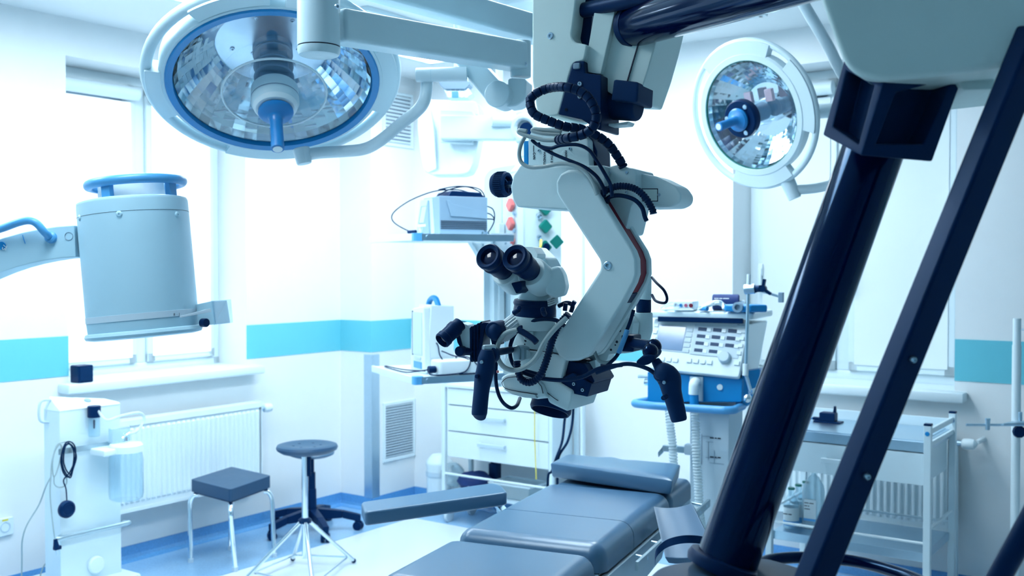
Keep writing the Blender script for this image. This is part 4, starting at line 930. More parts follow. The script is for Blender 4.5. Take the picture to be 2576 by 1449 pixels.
t_.part('thermostat_arm', cyl(WB(qs1 + .11, qz1 - .04, .07), WB(qs1 + .13, qz1 - .03, .0), .012, 14), 'whitem')
# ================================================================ wall socket, black box on the sill
so = hitA(10, 1325)
t = Thing('wall_socket', 'white wall socket low on the wall beside the suction unit', 'socket', so)
t.part('plate', rbox2(so + NA * .006, AV, Z, NA, .085, .085, .012, .008, b=.002), 'whitem')
t.part('well', lathe(so + NA * .011, NA, [(.026, 0), (.026, .003), (.021, .003), (.020, -.008), (0, -.008)], 28), 'lgrey')
for d_ in (-.0095, .0095): t.part('pin_hole', cyl(so + NA * .0035 + AV * d_, so + NA * .0045 + AV * d_, .003, 10), 'ink')
t.part('fuse_label', box(so + NA * .0125 + Z * .034, (.03, .001, .009), AV), 'yellow')
# black box at the reveal
bx = WA(R_S0 + .055, SILL_Z + .004, .03)
t = Thing('speaker_box', 'small black box standing at the corner of the window sill', 'box', bx)
t.part('body', box(bx + Z * .045, (.085, .08, .09), AV, b=.008), 'black')
t.part('front_bezel', box(bx + Z * .045 + NA * .04, (.07, .006, .07), AV, b=.003), 'blackm')
# ================================================================ suction unit
OFF = .50
def SU(px, py, o=OFF): return hitA(px, py, o)
sbase = SU(225, 1500); sbase.z = 0
su = Thing('suction_unit', 'tall white medical suction unit with a sloped top standing by the window wall', 'suction unit', sbase - NA * .16)
s_l, s_r = sA(150, 1100, OFF), sA(303, 1100, OFF)
def SW(s, z, o=OFF): return WA(s, z, o)
ztL, ztR = SU(150, 1032).z, SU(303, 1012).z
zpk = SU(190, 985).z
su.part('housing', prism(rpoly([SW(s_l, .12), SW(s_r, .12), SW(s_r, ztR), SW(s_l, ztL)], .004), -NA * .13, .03, 4), 'white')
topp = [SW(s_l, ztL - .002), SW(s_r, ztR - .002), SW(s_r, ztR, OFF - .30), SW(s_r - .08, zpk + .02, OFF - .30), SW(s_l, zpk + .03, OFF - .30)]
bm = bmesh.new()
ring0 = [SW(s_l - .004, ztL - .01, OFF + .004), SW(s_r + .004, ztL - .01, OFF + .004), SW(s_r + .004, ztL - .01, OFF - .13), SW(s_l - .004, ztL - .01, OFF - .13)]
ring1 = [SW(s_l, ztL + .005, OFF), SW(s_r, ztL + .005, OFF), SW(s_r, ztL + .012, OFF - .125), SW(s_l + .02, ztL + .055, OFF - .12)]
su.part('sloped_top', prism(ring0, Z, .012, 3, pts2=ring1), 'whitem')
gz = ztL + .024
gc = SW(s_l + .10, gz, OFF - .07); gn = (NA * .36 + Z * .93)
su.part('gauge', lathe(gc, gn, [(.038, -.01), (.038, .004), (.034, .006), (.032, .004), (0, .004)], 28), 'lgrey')
su.part('gauge_dial', lathe(gc + gn * .0045, gn, [(.031, 0), (0, .0005)], 28), 'paper')
su.part('regulator_knob', lathe(SW(s_l + .17, ztL + .012, OFF - .05), gn, [(.018, 0), (.016, .015), (0, .016)], 18), 'grey')
su.part('carry_handle', tube([SW(s_l + .01, ztL + .04, OFF - .09), SW(s_l - .03, ztL + .04, OFF - .09), SW(s_l - .045, ztL + .01, OFF - .09), SW(s_l - .04, ztL - .05, OFF - .09), SW(s_l + .005, ztL - .065, OFF - .09)], .006, 10), 'lgrey')
fz = SU(237, 1020).z
su.part('filter_cap', cyl(SU(237, 1050, OFF + .03), SU(237, 1050, OFF + .03) + Z * .055, .030, 24, .004), 'black')
fj = SU(237, 1098, OFF + .03)
su.part('filter_jar', lathe(fj, Z, [(0, .0), (.022, 0), (.026, .006), (.026, .085), (.024, .09)], 24), 'jar')
su.part('filter_float', lathe(fj + Z * .035, Z, [(0, 0), (.004, .005), (.005, .04), (0, .045)], 10), 'black')
def srail(y0, y1, ext0, ext1):
    z_ = (SU(190, y0).z + SU(262, y1).z) / 2
    return z_
rzu = SU(262, 1117).z; rzl = SU(225, 1334).z
su.part('rail', merge(box(SW((s_l + s_r) / 2 - .03, rzu, OFF + .022), (s_r - s_l - .02, .006, .028), AV, b=.002)), 'alu')
su.part('rail', tube([SW(s_l + .0, rzl, OFF - .0), SW(s_l - .012, rzl, OFF + .014), SW(s_l, rzl, OFF + .024), SW(s_r, rzl, OFF + .024), SW(s_r + .014, rzl, OFF + .014), SW(s_r + .006, rzl, OFF)], .0115, 10, n=5), 'alu')
su.part('knob', lathe(SU(240, 1420), NA, [(.0, 0), (.042, 0), (.042, .010), (.036, .018), (0, .02)], 28), 'whitem')
su.part('base', box(SW((s_l + s_r) / 2, .10, OFF - .10), (.40, .40, .045), AV, b=.015), 'white')
for a in (-.17, .17):
    for b in (-.33, .05): su.part('castor', merge(cyl(SW((s_l + s_r) / 2 + a, .036, OFF + b) - AV * .012, SW((s_l + s_r) / 2 + a, .036, OFF + b) + AV * .012, .036, 18, .004), box(SW((s_l + s_r) / 2 + a, .07, OFF + b), (.02, .04, .03), AV)), 'grey')
# suction jar hung on the rail
jb_ = SU(318, 1256, OFF + .108); jt = SU(318, 1130, OFF + .108)
jr = 43 * 4.75 / FPX
H_ = jt.z - jb_.z
ja = Thing('suction_jar', 'clear glass suction jar with a white lid hooked to the suction unit rail', 'jar', jb_)
ja.part('glass', lathe(jb_, Z, [(0, 0), (jr * .8, 0), (jr * .97, .01), (jr, .03), (jr, H_ * .78), (jr * .94, H_ * .9), (jr * .84, H_ * .97), (jr * .84, H_)], 36), 'jar')
ja.part('lid', lathe(jb_ + Z * H_, Z, [(jr * .9, -.012), (jr * .98, -.01), (jr * .98, .02), (jr * .9, .028), (0, .03)], 36), 'whitem')
ja.part('ring_bracket', merge(box(jb_ + Z * (H_ - .0) - AV * (jr * .9) - NA * .03, (jr * 1.6, .115, .03), AV, b=.008)), 'whitem')
ja.part('tap', merge(cyl(jb_ + Z * (H_ + .03), jb_ + Z * (H_ + .06), .009, 14), cyl(jb_ + Z * (H_ + .055) - AV * .02, jb_ + Z * (H_ + .075) + AV * .02, .005, 10), cyl(jb_ + Z * (H_ + .055) - AV * .012 + Z * .02, jb_ + Z * (H_ + .05) + AV * .01, .006, 10)), 'chrome')
ja.part('overflow_hood', box(jb_ + Z * (H_ + .065) - NA * .05, (.10, .03, .07), AV, b=.004), 'pet')
ja.part('suction_hose', tube([jb_ + Z * (H_ + .07) + AV * .01, jb_ + Z * (H_ + .08) + AV * .06, jb_ + Z * (H_ + .13) + AV * .10, jb_ + Z * (H_ + .165) + AV * .07 , jb_ + Z * (H_ + .16) - AV * .03, jb_ + Z * (H_ + .15) - AV * .10, SU(247, 1034, OFF + .055)], .0065, 10), 'hose')
# hanging leads and foot switch
def lead(name, pts, r, label, grp=None, m='cable', cat='cable'):
    q = [SU(*p) if len(p) == 3 else SU(p[0], p[1], OFF + .04) for p in pts]
    return q
fs = Thing('foot_switch', 'round black foot switch hanging by its coiled lead from the suction unit', 'foot switch', SU(167, 1310, OFF + .05))
fc = SU(168, 1281, OFF + .045)
fs.part('disc', lathe(fc, NA, [(0, -.014), (.034, -.014), (.040, -.008), (.040, .006), (.034, .014), (.026, .016), (.024, .013), (0, .013)], 32), 'black')
def lead_tube(pts, r, o=.045): return tube([SU(p[0], p[1], OFF + (p[2] if len(p) > 2 else o)) for p in pts], r, 8, n=6)
fs.part('lead', lead_tube([(168, 1258), (166, 1230), (160, 1208), (174, 1190), (188, 1160), (190, 1130), (182, 1114), (168, 1112), (158, 1130), (153, 1160), (160, 1190), (172, 1200), (182, 1180), (186, 1140), (176, 1118), (164, 1125), (160, 1160), (168, 1185), (180, 1195)], .0032), 'cable')
fs.part('lead', lead_tube([(172, 1114, .05), (184, 1124, .05), (192, 1150, .05), (184, 1180, .055), (176, 1202, .05), (160, 1180, .05), (156, 1150, .05), (162, 1125, .05), (172, 1114, .05)], .0032), 'cable')
pc_ = Thing('power_cable', 'grey power cable with plug looped at the side of the suction unit', 'cable', SU(143, 1395, OFF + .02))
pc_.part('lead', lead_tube([(172, 1112), (160, 1112), (145, 1118), (136, 1140), (132, 1170), (136, 1200), (148, 1170), (155, 1130), (150, 1118), (138, 1135), (130, 1165), (128, 1200), (126, 1240), (130, 1290, .045), (135, 1335, .055), (139, 1360, .055)], .0032, .034), 'gcable')
pc_.part('loop', lead_tube([(136, 1200), (137, 1218), (148, 1226), (163, 1222), (168, 1208), (160, 1180)], .003, .034), 'gcable')
pc_.part('plug', merge(cyl(SU(139, 1356, OFF + .055), SU(142, 1378, OFF + .055), .008, 12, .002, .014), box(SU(144, 1378, OFF + .055), (.034, .02, .018), AV, b=.004)), 'black')
for d_ in (-.008, .008): pc_.part('pin', cyl(SU(144, 1382, OFF + .055) + AV * d_, SU(147, 1396, OFF + .055) + AV * d_, .0024, 8), 'steel')
lc = Thing('floor_cable', 'thin grey cable running from the suction unit down to the floor', 'cable', SU(50, 1449, .2))
lc.part('lead', tube([SU(128, 1200, OFF + .01), SU(115, 1225, OFF), SU(98, 1270, OFF - .05), SU(68, 1320, OFF - .08), SU(56, 1360, OFF - .1), SU(55, 1410, OFF - .15), WA(sA(53, 1460, .32), .035, .32), WA(sA(60, 1470, .30), .0065, .30), WA(sA(90, 1460, .28), .0065, .28), SU(102, 1446, .28), SU(116, 1416, .28), SU(134, 1402, .33), SU(158, 1402, .42)], .0032, 8, n=6), 'gcable')
# ================================================================ stools
f1, f2, f3 = Pz(480, 1416, 0), Pz(592, 1437, 0), Pz(690, 1403, 0); f4 = f1 + f3 - f2
cs = (f1 + f3) / 2
st = Thing('square_stool', 'square stool with a dark padded seat and four chrome tube legs', 'stool', cs, 'stools by the window wall')
zs = .445
tops = [Pz(477, 1206, zs), Pz(580, 1232, zs), Pz(684, 1196, zs)]; tops.append(tops[0] + tops[2] - tops[1])
cc = (tops[0] + tops[2]) / 2
seat = [cc + (p - cc) * .98 for p in tops]
b_ = prism(rpoly([p - Z * .065 for p in seat], .02), Z * .065, .016, 3)
for v_ in b_.verts:
    d_ = (V((v_.co.x, v_.co.y, 0)) - V((cc.x, cc.y, 0))).length
    if v_.co.z > zs - .03: v_.co.z += .018 * max(0, 1 - d_ / .2)
bmesh.ops.triangulate(b_, faces=[f for f in b_.faces if len(f.verts) > 6])
st.part('seat', b_, 'stoolv')
st.part('seat_board', prism([cc + (p - cc) * .9 - Z * .075 for p in tops], Z * .012), 'black')
for f_, p in zip((f1, f2, f3, f4), tops):
    q = cc + (p - cc) * .80; kx = cc + (p - cc) * 1.0
    st.part('leg', tube([V((q.x, q.y, zs - .085)), V((kx.x, kx.y, zs - .095)) * .6 + V((q.x, q.y, zs - .09)) * .4, V((kx.x, kx.y, zs - .14)), V((kx.x, kx.y, zs - .14)) * .5 + f_ * .5, f_ + Z * .02], .0125, 14, n=5), 'chrome')
    st.part('foot_cap', cyl(f_, f_ + Z * .025, .0145, 14, .002), 'lgrey')
# star base stool behind
c2 = Pz(785, 1338, 0)
ss = Thing('swivel_stool', 'black five star swivel stool on castors behind the chrome legged stool', 'stool', c2, 'stools by the window wall')
ss.part('column', lathe(c2 + Z * .06, Z, [(.032, 0), (.03, .02), (.026, .20), (.022, .201), (.0215, .30), (.014, .301), (.014, .40)], 26), 'black')
ss.part('hub', lathe(c2 + Z * .055, Z, [(0, 0), (.045, 0), (.05, .02), (.048, .05), (.03, .06)], 28), 'black')
cast_dirs = [math.atan2((Pz(*q, 0) - c2).y, (Pz(*q, 0) - c2).x) for q in ((655, 1366),)]
for i in range(5):
    a = cast_dirs[0] + 2 * math.pi * i / 5; d_ = V((math.cos(a), math.sin(a), 0)); s_ = V((-d_.y, d_.x, 0))
    def sec(r_, w_, zt_, zb_): return [c2 + d_ * r_ + s_ * w_ + Z * zt_, c2 + d_ * r_ - s_ * w_ + Z * zt_, c2 + d_ * r_ - s_ * w_ * .8 + Z * zb_, c2 + d_ * r_ + s_ * w_ * .8 + Z * zb_]
    ss.part('star_arm', merge(prism(sec(.03, .026, .145, .075), Z, .005, 2, pts2=sec(.18, .022, .125, .080)), prism(sec(.18, .022, .125, .080), Z, .005, 2, pts2=sec(.29, .019, .095, .050))), 'black')
    w_ = c2 + d_ * .275 + Z * .028; tw_ = (s_ + d_ * .5).normalized()
    ca_ = ss.part('castor', merge(cyl(w_ - tw_ * .024, w_ - tw_ * .006, .028, 20, .004), cyl(w_ + tw_ * .006, w_ + tw_ * .024, .028, 20, .004), box(w_ + Z * .014, (.012, .045, .034), tw_, b=.003), cyl(w_ + Z * .02, w_ + Z * .05, .007, 10)), 'black')
ss.part('seat', lathe(c2 + Z * .455, Z, [(0, 0), (.10, 0), (.13, .012), (.135, .022), (.125, .032), (0, .030)], 40), 'vinyl')
# chrome stool in front
c3 = Pz(768, 1449, 0)
cs_ = Thing('tripod_stool', 'round stool with a dimpled black seat on a chrome pole with splayed legs', 'stool', c3, 'stools by the window wall')
zt = P(774, 1132, 5.28).z
sc_ = V((c3.x + .012, c3.y, zt))
b_ = lathe(sc_ - Z * .025, Z, [(0, 0), (.09, 0), (.13, .008), (.152, .022), (.157, .034), (.152, .045), (.135, .050), (.10, .046), (.06, .043), (0, .042)], 48)
cs_.part('seat', b_, 'stoolv')
for i in range(6):
    a = math.radians(60 * i + 15)
    cs_.part('dimple', lathe(sc_ + V((math.cos(a), math.sin(a), 0)) * .07 + Z * .0185, Z, [(.008, 0), (.007, .0012), (0, .0006)], 14), 'black')
zh = P(768, 1312, 5.28).z
cs_.part('pole', cyl(V((c3.x, c3.y, zh - .20)), V((c3.x, c3.y, zt - .02)), .0165, 24), 'chrome')
cs_.part('collar', lathe(V((c3.x, c3.y, zh - .02)), Z, [(.02, 0), (.032, .004), (.034, .02), (.022, .03)], 26), 'black')
cs_.part('lift_lever', merge(cyl(V((c3.x + .02, c3.y, zt - .035)), V((c3.x + .02, c3.y, zt - .14)), .012, 14), box(V((c3.x + .02, c3.y, zt - .03)), (.05, .05, .012), b=.003)), 'black')
feet_ = []
for q in ((890, 1416), (745, 1421), (622, 1462), (800, 1530)):
    f_ = Pz(q[0], q[1], 0); d_ = (f_ - c3); d_.z = 0
    if d_.length > .36: f_ = c3 + d_.normalized() * .36
    if d_.length < .30: f_ = c3 + d_.normalized() * .30
    cs_.part('leg', tube([V((c3.x, c3.y, zh - .01)) + d_.normalized() * .022, f_ + Z * .012], .010, 12, smooth=False), 'chrome')
    cs_.part('foot_cap', ball(f_ + Z * .012, .013, 12), 'black'); feet_.append((math.atan2(d_.y, d_.x), f_))
feet_.sort()
for k_ in range(4):
    pa_, pb_ = feet_[k_][1], feet_[(k_ + 1) % 4][1]; ta_ = V((c3.x, c3.y, zh))
    cs_.part('rung', cyl(pa_.lerp(ta_, .14), pb_.lerp(ta_, .14), .006, 10), 'chrome')
# ================================================================ ventilation grilles on the shaft
def grille(px0, px1, py0, py1, n, label):
    o_ = pc + NA * .0005
    h = lambda x, y: Pp(x, y, o_, NA)
    a, b = h(px0, py0), h(px1, py1); ax = AV
    z1_, z0_ = h((px0 + px1) / 2, py0).z, h((px0 + px1) / 2, py1).z
    s0_, s1_ = (h(px0, (py0 + py1) / 2) - pc).dot(AV), (h(px1, (py0 + py1) / 2) - pc).dot(AV)
    Wp = lambda s, z, o=0: pc + AV * s + Z * z + NA * o
    t = Thing('ventilation_grille', label, 'vent', Wp((s0_ + s1_) / 2, z0_), 'ventilation grilles on the shaft')
    f = .022
    t.part('frame', merge(*[box(Wp(*c_, .006), (sx, .012, sz), AV, b=.002) for c_, sx, sz in ((((s0_ + s1_) / 2, z0_ + f / 2), s1_ - s0_, f), (((s0_ + s1_) / 2, z1_ - f / 2), s1_ - s0_, f), ((s0_ + f / 2, (z0_ + z1_) / 2), f, z1_ - z0_ - 2 * f), ((s1_ - f / 2, (z0_ + z1_) / 2), f, z1_ - z0_ - 2 * f))]), 'whitem')
    t.part('back', box(Wp((s0_ + s1_) / 2, (z0_ + z1_) / 2, .0015), (s1_ - s0_ - .02, .002, z1_ - z0_ - .02), AV), 'gap')
    st_ = (z1_ - z0_ - 2 * f) / n; src_ = None
    for i in range(n):
        c_ = Wp((s0_ + s1_) / 2, z0_ + f + st_ * (i + .5), .008)
        if src_ is None: src_ = t.part('slat', box(c_, (s1_ - s0_ - 2 * f + .004, .0025, st_ * .72), AV, None, Z * .8 + NA * .55), 'whitem')
        else: child_copy(src_, Z * st_ * i, t.o)
grille(962, 1042, 1008, 1155, 20, 'white louvred vent low on the corner shaft')
grille(962, 1037, 232, 370, 13, 'white louvred vent high on the corner shaft')
# ================================================================ operating table
TV = (EV - MV * .055).normalized(); TC = V((TV.y, -TV.x, 0))
TO = Pz(1150, 1332, .79)
def TP(s, c, z=0.0): return V((TO.x, TO.y, 0)) + TV * s + TC * c + Z * z
tb = Thing('operating_table', 'black padded operating table with steel side rails below the microscope', 'operating table', TP(.45, .225))
ZT = .79; WT = .47
def cushion(name, s0, s1, z1, th, slope=0.0, c0=-.01, c1=WT, b=.03, crown=.0, label=None, m='vinyl', flat_end=None):
    pts = [TP(s0, c0, z1 - th), TP(s1, c0, z1 - th + slope), TP(s1, c1, z1 - th + slope), TP(s0, c1, z1 - th)]
    bm = prism(pts, Z * th, 0)
    bm.normal_update(); zc = min(v_.co.z for v_ in bm.verts) + .002 + abs(slope)
    es = [e for e in bm.edges if not (e.verts[0].co.z < zc and e.verts[1].co.z < zc)]
    if flat_end is not None:
        at_end = lambda v_: abs((v_.co - TP(flat_end, 0)).dot(TV)) < .004
        es = [e for e in es if not (at_end(e.verts[0]) and at_end(e.verts[1]))]
    bmesh.ops.bevel(bm, geom=es, offset=b, segments=5, profile=.5, affect='EDGES', clamp_overlap=True)
    return tb.part(name, bm, m, None, label, ang=60)
cushion('seat_cushion', .0, .305, ZT, .085, b=.048, flat_end=.305)
cushion('back_cushion', .309, .775, ZT, .085, b=.048, flat_end=.309)
cushion('head_cushion', .80, 1.12, ZT - .015, .075, b=.03, c0=.0, c1=WT - .01)
cushion('leg_cushion', -.475, -.035, ZT - .012, .085, b=.048)
cushion('foot_cushion', -.93, -.50, ZT - .03, .085, -.0, b=.034)
tb.part('seam', box(TP(.307, .23, ZT - .045), (.006, .40, .07), TV), 'ink')
for s0, s1 in ((.01, .77), (.80, 1.11), (-.47, -.04), (-.92, -.51)):
    tb.part('section_frame', box(TP((s0 + s1) / 2, .23, ZT - .112), (s1 - s0, WT - .02, .05), TV, b=.004), 'alu')
rr = []
for s0, s1, zz in ((.19, .74, .685), (.84, 1.16, .675)):
    for c in (WT + .045, -.055):
        r_ = tb.part('side_rail', box(TP((s0 + s1) / 2, c, zz), (s1 - s0, .011, .030), TV, b=.0015), 'alu', None, 'steel accessory rail')
        for k_ in (.18, .5, .82):
            s_ = s0 + (s1 - s0) * k_
            tb.part('standoff', cyl(TP(s_, c - (.055 if c > 0 else -.055), zz + .005), TP(s_, c, zz), .006, 12), 'steel', r_)
            o = V(TC) if c > 0 else -TC
            tb.part('rail_screw', lathe(TP(s_, c, zz) + o * .0055, o, [(.006, 0), (.005, .001), (.002, .001), (.002, -.001), (0, -.001)], 14), 'steel', r_)
for s_ in (.0, .785, -.49):
    for c in (WT - .015, .005):
        tb.part('hinge', cyl(TP(s_ - .012, c - .02, ZT - .10), TP(s_ - .012, c + .025, ZT - .10), .012, 16, .002), 'steel')
    tb.part('hinge_bar', cyl(TP(s_ - .012, .02, ZT - .10), TP(s_ - .012, WT - .03, ZT - .10), .008, 12), 'steel')
tb.part('side_plate', prism([TP(-.02, WT + .012, .70), TP(.72, WT + .012, .70), TP(.60, WT + .012, .60), TP(.08, WT + .012, .56), TP(-.06, WT + .012, .60)], -TC * .02, .003), 'alu')
tb.part('side_plate', prism([TP(-.02, -.01, .70), TP(.72, -.01, .70), TP(.60, -.01, .60), TP(.08, -.01, .56), TP(-.06, -.01, .60)], TC * .02, .003), 'alu')
tb.part('column', merge(box(TP(.42, .23, .36), (.26, .24, .60), TV, b=.02), box(TP(.42, .23, .61), (.45, .34, .05), TV, b=.01)), 'alu')
tb.part('base', box(TP(.38, .23, .06), (1.0, .48, .10), TV, b=.03), 'lgrey')
for a in (-.05, .8):
    for c in (.05, .41): tb.part('castor', cyl(TP(a, c - .015, .028), TP(a, c + .015, .028), .028, 16, .003), 'black')
# arm board at the left
az = .80
ap0 = [Pz(918, 1288, az), Pz(908, 1262, az), Pz(1238, 1214, az), Pz(1262, 1220, az), Pz(1277, 1238, az)]
ab = tb.part('arm_board', prism(rpoly([p - Z * .048 for p in ap0], .02), Z * .048, .013, 3), 'vinyl', None, 'narrow padded arm board swung out to the side')
m1 = (ap0[2] + ap0[4]) / 2; m1.z = az - .07
tb.part('arm_board_bar', merge(box((TP(.5, -.03, .70) + m1) / 2, ((TP(.5, -.03, .70) - m1).length + .06, .03, .012), TP(.5, -.03, .70) - m1, b=.002), cyl(m1 - Z * .02, m1 + Z * .03, .012, 14)), 'steel', ab)
# leg gutter with strap at the right
gut0 = []; gut1 = []
for i in range(13):
    t_ = i / 12; dip = .024 * (1 - (2 * t_ - 1) ** 2)
    gut0.append(P(1643 + (1740 - 1643) * t_, 1272 - 8 * t_, 2.86 - .08 * t_) + V((.1, .8, -.55)) * dip)
    gut1.append(P(1672 + (1800 - 1672) * t_, 1402 - 14 * t_, 2.64 - .08 * t_) + V((.1, .8, -.55)) * dip)
gn_ = (gut1[0] - gut0[0]).cross(gut0[12] - gut0[0]).normalized()
if gn_.y < 0: gn_ = -gn_
bm = bmesh.new(); R0 = []; R1 = []; S0 = []; S1 = []
for a, b in zip(gut0, gut1):
    R0.append(bm.verts.new(a)); R1.append(bm.verts.new(b)); S0.append(bm.verts.new(a + gn_ * .022)); S1.append(bm.verts.new(b + gn_ * .022))
for i in range(12):
    bm.faces.new((R0[i], R0[i + 1], R1[i + 1], R1[i])); bm.faces.new((S0[i], S1[i], S1[i + 1], S0[i + 1])); bm.faces.new((R0[i], S0[i], S0[i + 1], R0[i + 1])); bm.faces.new((R1[i], R1[i + 1], S1[i + 1], S1[i]))
bm.faces.new((R0[0], R1[0], S1[0], S0[0])); bm.faces.new((R0[12], S0[12], S1[12], R1[12]))
bmesh.ops.recalc_face_normals(bm, faces=bm.faces); bev(bm, .004, 2, 50)
gt = tb.part('limb_support', bm, 'vinylg', None, 'curved grey blue limb support beside the table')
strap = [P(1648, 1412, 2.58), P(1652, 1392, 2.56), P(1672, 1372, 2.55), P(1700, 1361, 2.53), P(1735, 1357, 2.52), P(1775, 1362, 2.54), P(1800, 1380, 2.6)]
sp_ = spline(strap, 6); bm = bmesh.new(); A_ = []
for i, p in enumerate(sp_):
    A_.append([bm.verts.new(p + q) for q in (Z * .009 + V((0, .004, 0)), -Z * .009, -Z * .009 + V((.0, .003, 0)), Z * .009 + V((0, .007, 0)))])
for a, b in zip(A_, A_[1:]):
    for k_ in range(4): bm.faces.new((a[k_], b[k_], b[(k_ + 1) % 4], a[(k_ + 1) % 4]))
bm.faces.new(A_[0]); bm.faces.new(A_[-1]); bmesh.ops.recalc_face_normals(bm, faces=bm.faces)
tb.part('strap', bm, 'blackm', gt, 'black webbing strap')
gm = (gut0[6] + gut1[6]) / 2 + gn_ * .02
tb.part('support_post', tube([gm, gm + V((-.0, .06, -.06)), TP(.55, WT + .09, .69), TP(.55, WT + .05, .685)], .010, 12), 'steel', gt)
tb.part('support_clamp', box(TP(.55, WT + .05, .685), (.04, .03, .05), TV, b=.004), 'black', gt)
# pillow on the head section
pf = [Pz(1384, 1160, .852), Pz(1692, 1203, .852), Pz(1712, 1163, .852)]
pbl = pf[0] + pf[2] - pf[1]; pbl.z = .83
corners = [pf[0], pf[1], pf[2], pbl]
bm = bmesh.new(); NX, NY = 26, 16; g_ = {}
for side in (1, 0):
    for j in range(NY + 1):
        for i in range(NX + 1):
            a, b = i / NX, j / NY
            p = (corners[0] * (1 - a) + corners[1] * a) * (1 - b) + (corners[3] * (1 - a) + corners[2] * a) * b
            ed = min(a, 1 - a, b * .7, (1 - b) * .7); puff = min(1, ed / .07)
            wr = .0035 * math.sin(a * 21 + b * 6) * math.exp(-((a - .45) / .12) ** 2) * (.3 + b)
            zz = p.z - .008 + .008 * puff + wr if side else p.z - .062
            if not side: p = p * .97 + (corners[0] + corners[2]) * .015
            g_[(side, i, j)] = bm.verts.new(V((p.x, p.y, zz)))
for side in (1, 0):
    for j in range(NY):
        for i in range(NX):
            f_ = [g_[(side, i, j)], g_[(side, i + 1, j)], g_[(side, i + 1, j + 1)], g_[(side, i, j + 1)]]
            bm.faces.new(f_ if side else f_[::-1])
rim = [(i, 0) for i in range(NX)] + [(NX, j) for j in range(NY)] + [(i, NY) for i in range(NX, 0, -1)] + [(0, j) for j in range(NY, 0, -1)]
for (a, b), (a2, b2) in zip(rim, rim[1:] + rim[:1]): bm.faces.new((g_[(1, a, b)], g_[(0, a, b)], g_[(0, a2, b2)], g_[(1, a2, b2)]))
bmesh.ops.recalc_face_normals(bm, faces=bm.faces); bm.normal_update()
bev(bm, .007, 2, 45)
single('pillow', bm, 'vinyl', 'dark vinyl head pillow lying on the end of the operating table', 'pillow')
# ================================================================ ceiling pendant with gas outlets and shelves
RU = V((.90, .43, 0)).normalized(); LU = V((-.43, .90, 0)).normalized()
pe = P(1313, 600, 4.75)                     # near edge of the column
pbz, ptz = P(1313, 830, 4.75).z, P(1313, 432, 4.75).z
PE = V((pe.x, pe.y, 0))
def PC(r, l, z): return PE + RU * r + LU * l + Z * z
pn = Thing('ceiling_pendant', 'white ceiling pendant column with red and green gas outlets and two shelves', 'medical pendant', PC(.1, .1, CEIL))
colm = pn.part('column', box(PC(.105, .11, (pbz + ptz) / 2), (.21, .22, ptz - pbz), RU, b=.012, seg=3), 'white')
pn.part('column_cap', lathe(PC(.105, .11, ptz), Z, [(.10, -.005), (.105, .01), (.07, .05), (.06, .07), (.058, .20)], 36), 'white')
pn.part('drop_tube', cyl(PC(.105, .11, ptz + .1), PC(.105, .11, CEIL), .056, 32), 'white')
pn.part('ceiling_rose', lathe(PC(.105, .11, CEIL), -Z, [(.16, 0), (.16, .06), (.1, .1), (.057, .11)], 36), 'white')
pn.part('corner_strip', box(PC(-.002, .004, (pbz + ptz) / 2), (.03, .03, ptz - pbz - .02), RU + LU * -1, b=.006), 'white', colm)
# arched side post left of the column
def PPn(px, py, d=4.95): return P(px, py, d)
post = [PPn(1216, 850), PPn(1216, 445), PPn(1232, 424), PPn(1262, 418), PPn(1300, 412), PPn(1300, 440), PPn(1264, 442), PPn(1262, 850)]
pn.part('side_post', prism(rpoly(post, [0, .02, .03, .02, 0, 0, .01, 0]), V((.03, .08, 0)), .006), 'white')
pn.part('lower_post', box(PPn(1250, 820), (.06, .06, .52), RU, b=.006), 'white')
pn.part('lower_post', box(PPn(1283, 850, 4.9), (.03, .05, .42), RU, b=.004), 'alu')
pn.part('shelf_track', box(PC(-.02, .2, 1.42), (.03, .05, .76), RU, b=.004), 'white')
# gas outlets: diamond caps
def outlet(px, py, face, m, open_=False, s=.05):
    n_ = -LU if face == 'R' else -RU
    ax = RU if face == 'R' else LU
    o = Pp(px, py, PE + n_ * .004, n_)
    a = (ax + Z).normalized(); b = (Z - ax).normalized()
    base = pn.part('gas_outlet', rbox2(o + n_ * .010, a, b, n_, s, s, .014, .008, b=.003), m, colm)
    if not open_: pn.part('outlet_cap', rbox2(o + n_ * .019, a, b, n_, s * .94, s * .94, .008, .007, b=.002), m, base)
    else:
        pn.part('outlet_port', lathe(o + n_ * .0215, n_, [(.019, 0), (.018, .003), (.011, .003), (.010, -.004), (0, -.004)], 24), 'black', base)
        h_ = o + ax * .05 + Z * .025 + n_ * .03
        pn.part('open_cap', rbox2(h_, a + n_ * .3, b, (n_ - a * .3), s, s, .008, .006, b=.002), m, base)
    k_ = pn.part('outlet_hook', lathe(o + n_ * .004 + ax * -.028 + Z * .046, n_, [(.012, 0), (.011, .006), (.006, .008), (.005, .004), (0, .004)], 16), 'steel', colm)
for y in (526, 570, 622): outlet(1369, y, 'R', 'green', y == 622)
for y in (516, 563, 606): outlet(1290, y, 'L', 'red')
pn.part('gas_probe', tube([P(1361, 604, 4.70), P(1360, 618, 4.66), P(1357, 640, 4.66), P(1350, 680, 4.66)], .006, 8), 'yellow', colm, 'yellow gas lead')
pn.part('outlet_plate', box(Pp(1385, 720, PE - LU * .003, LU), (.10, .006, .16), RU, b=.002), 'whitem', colm)
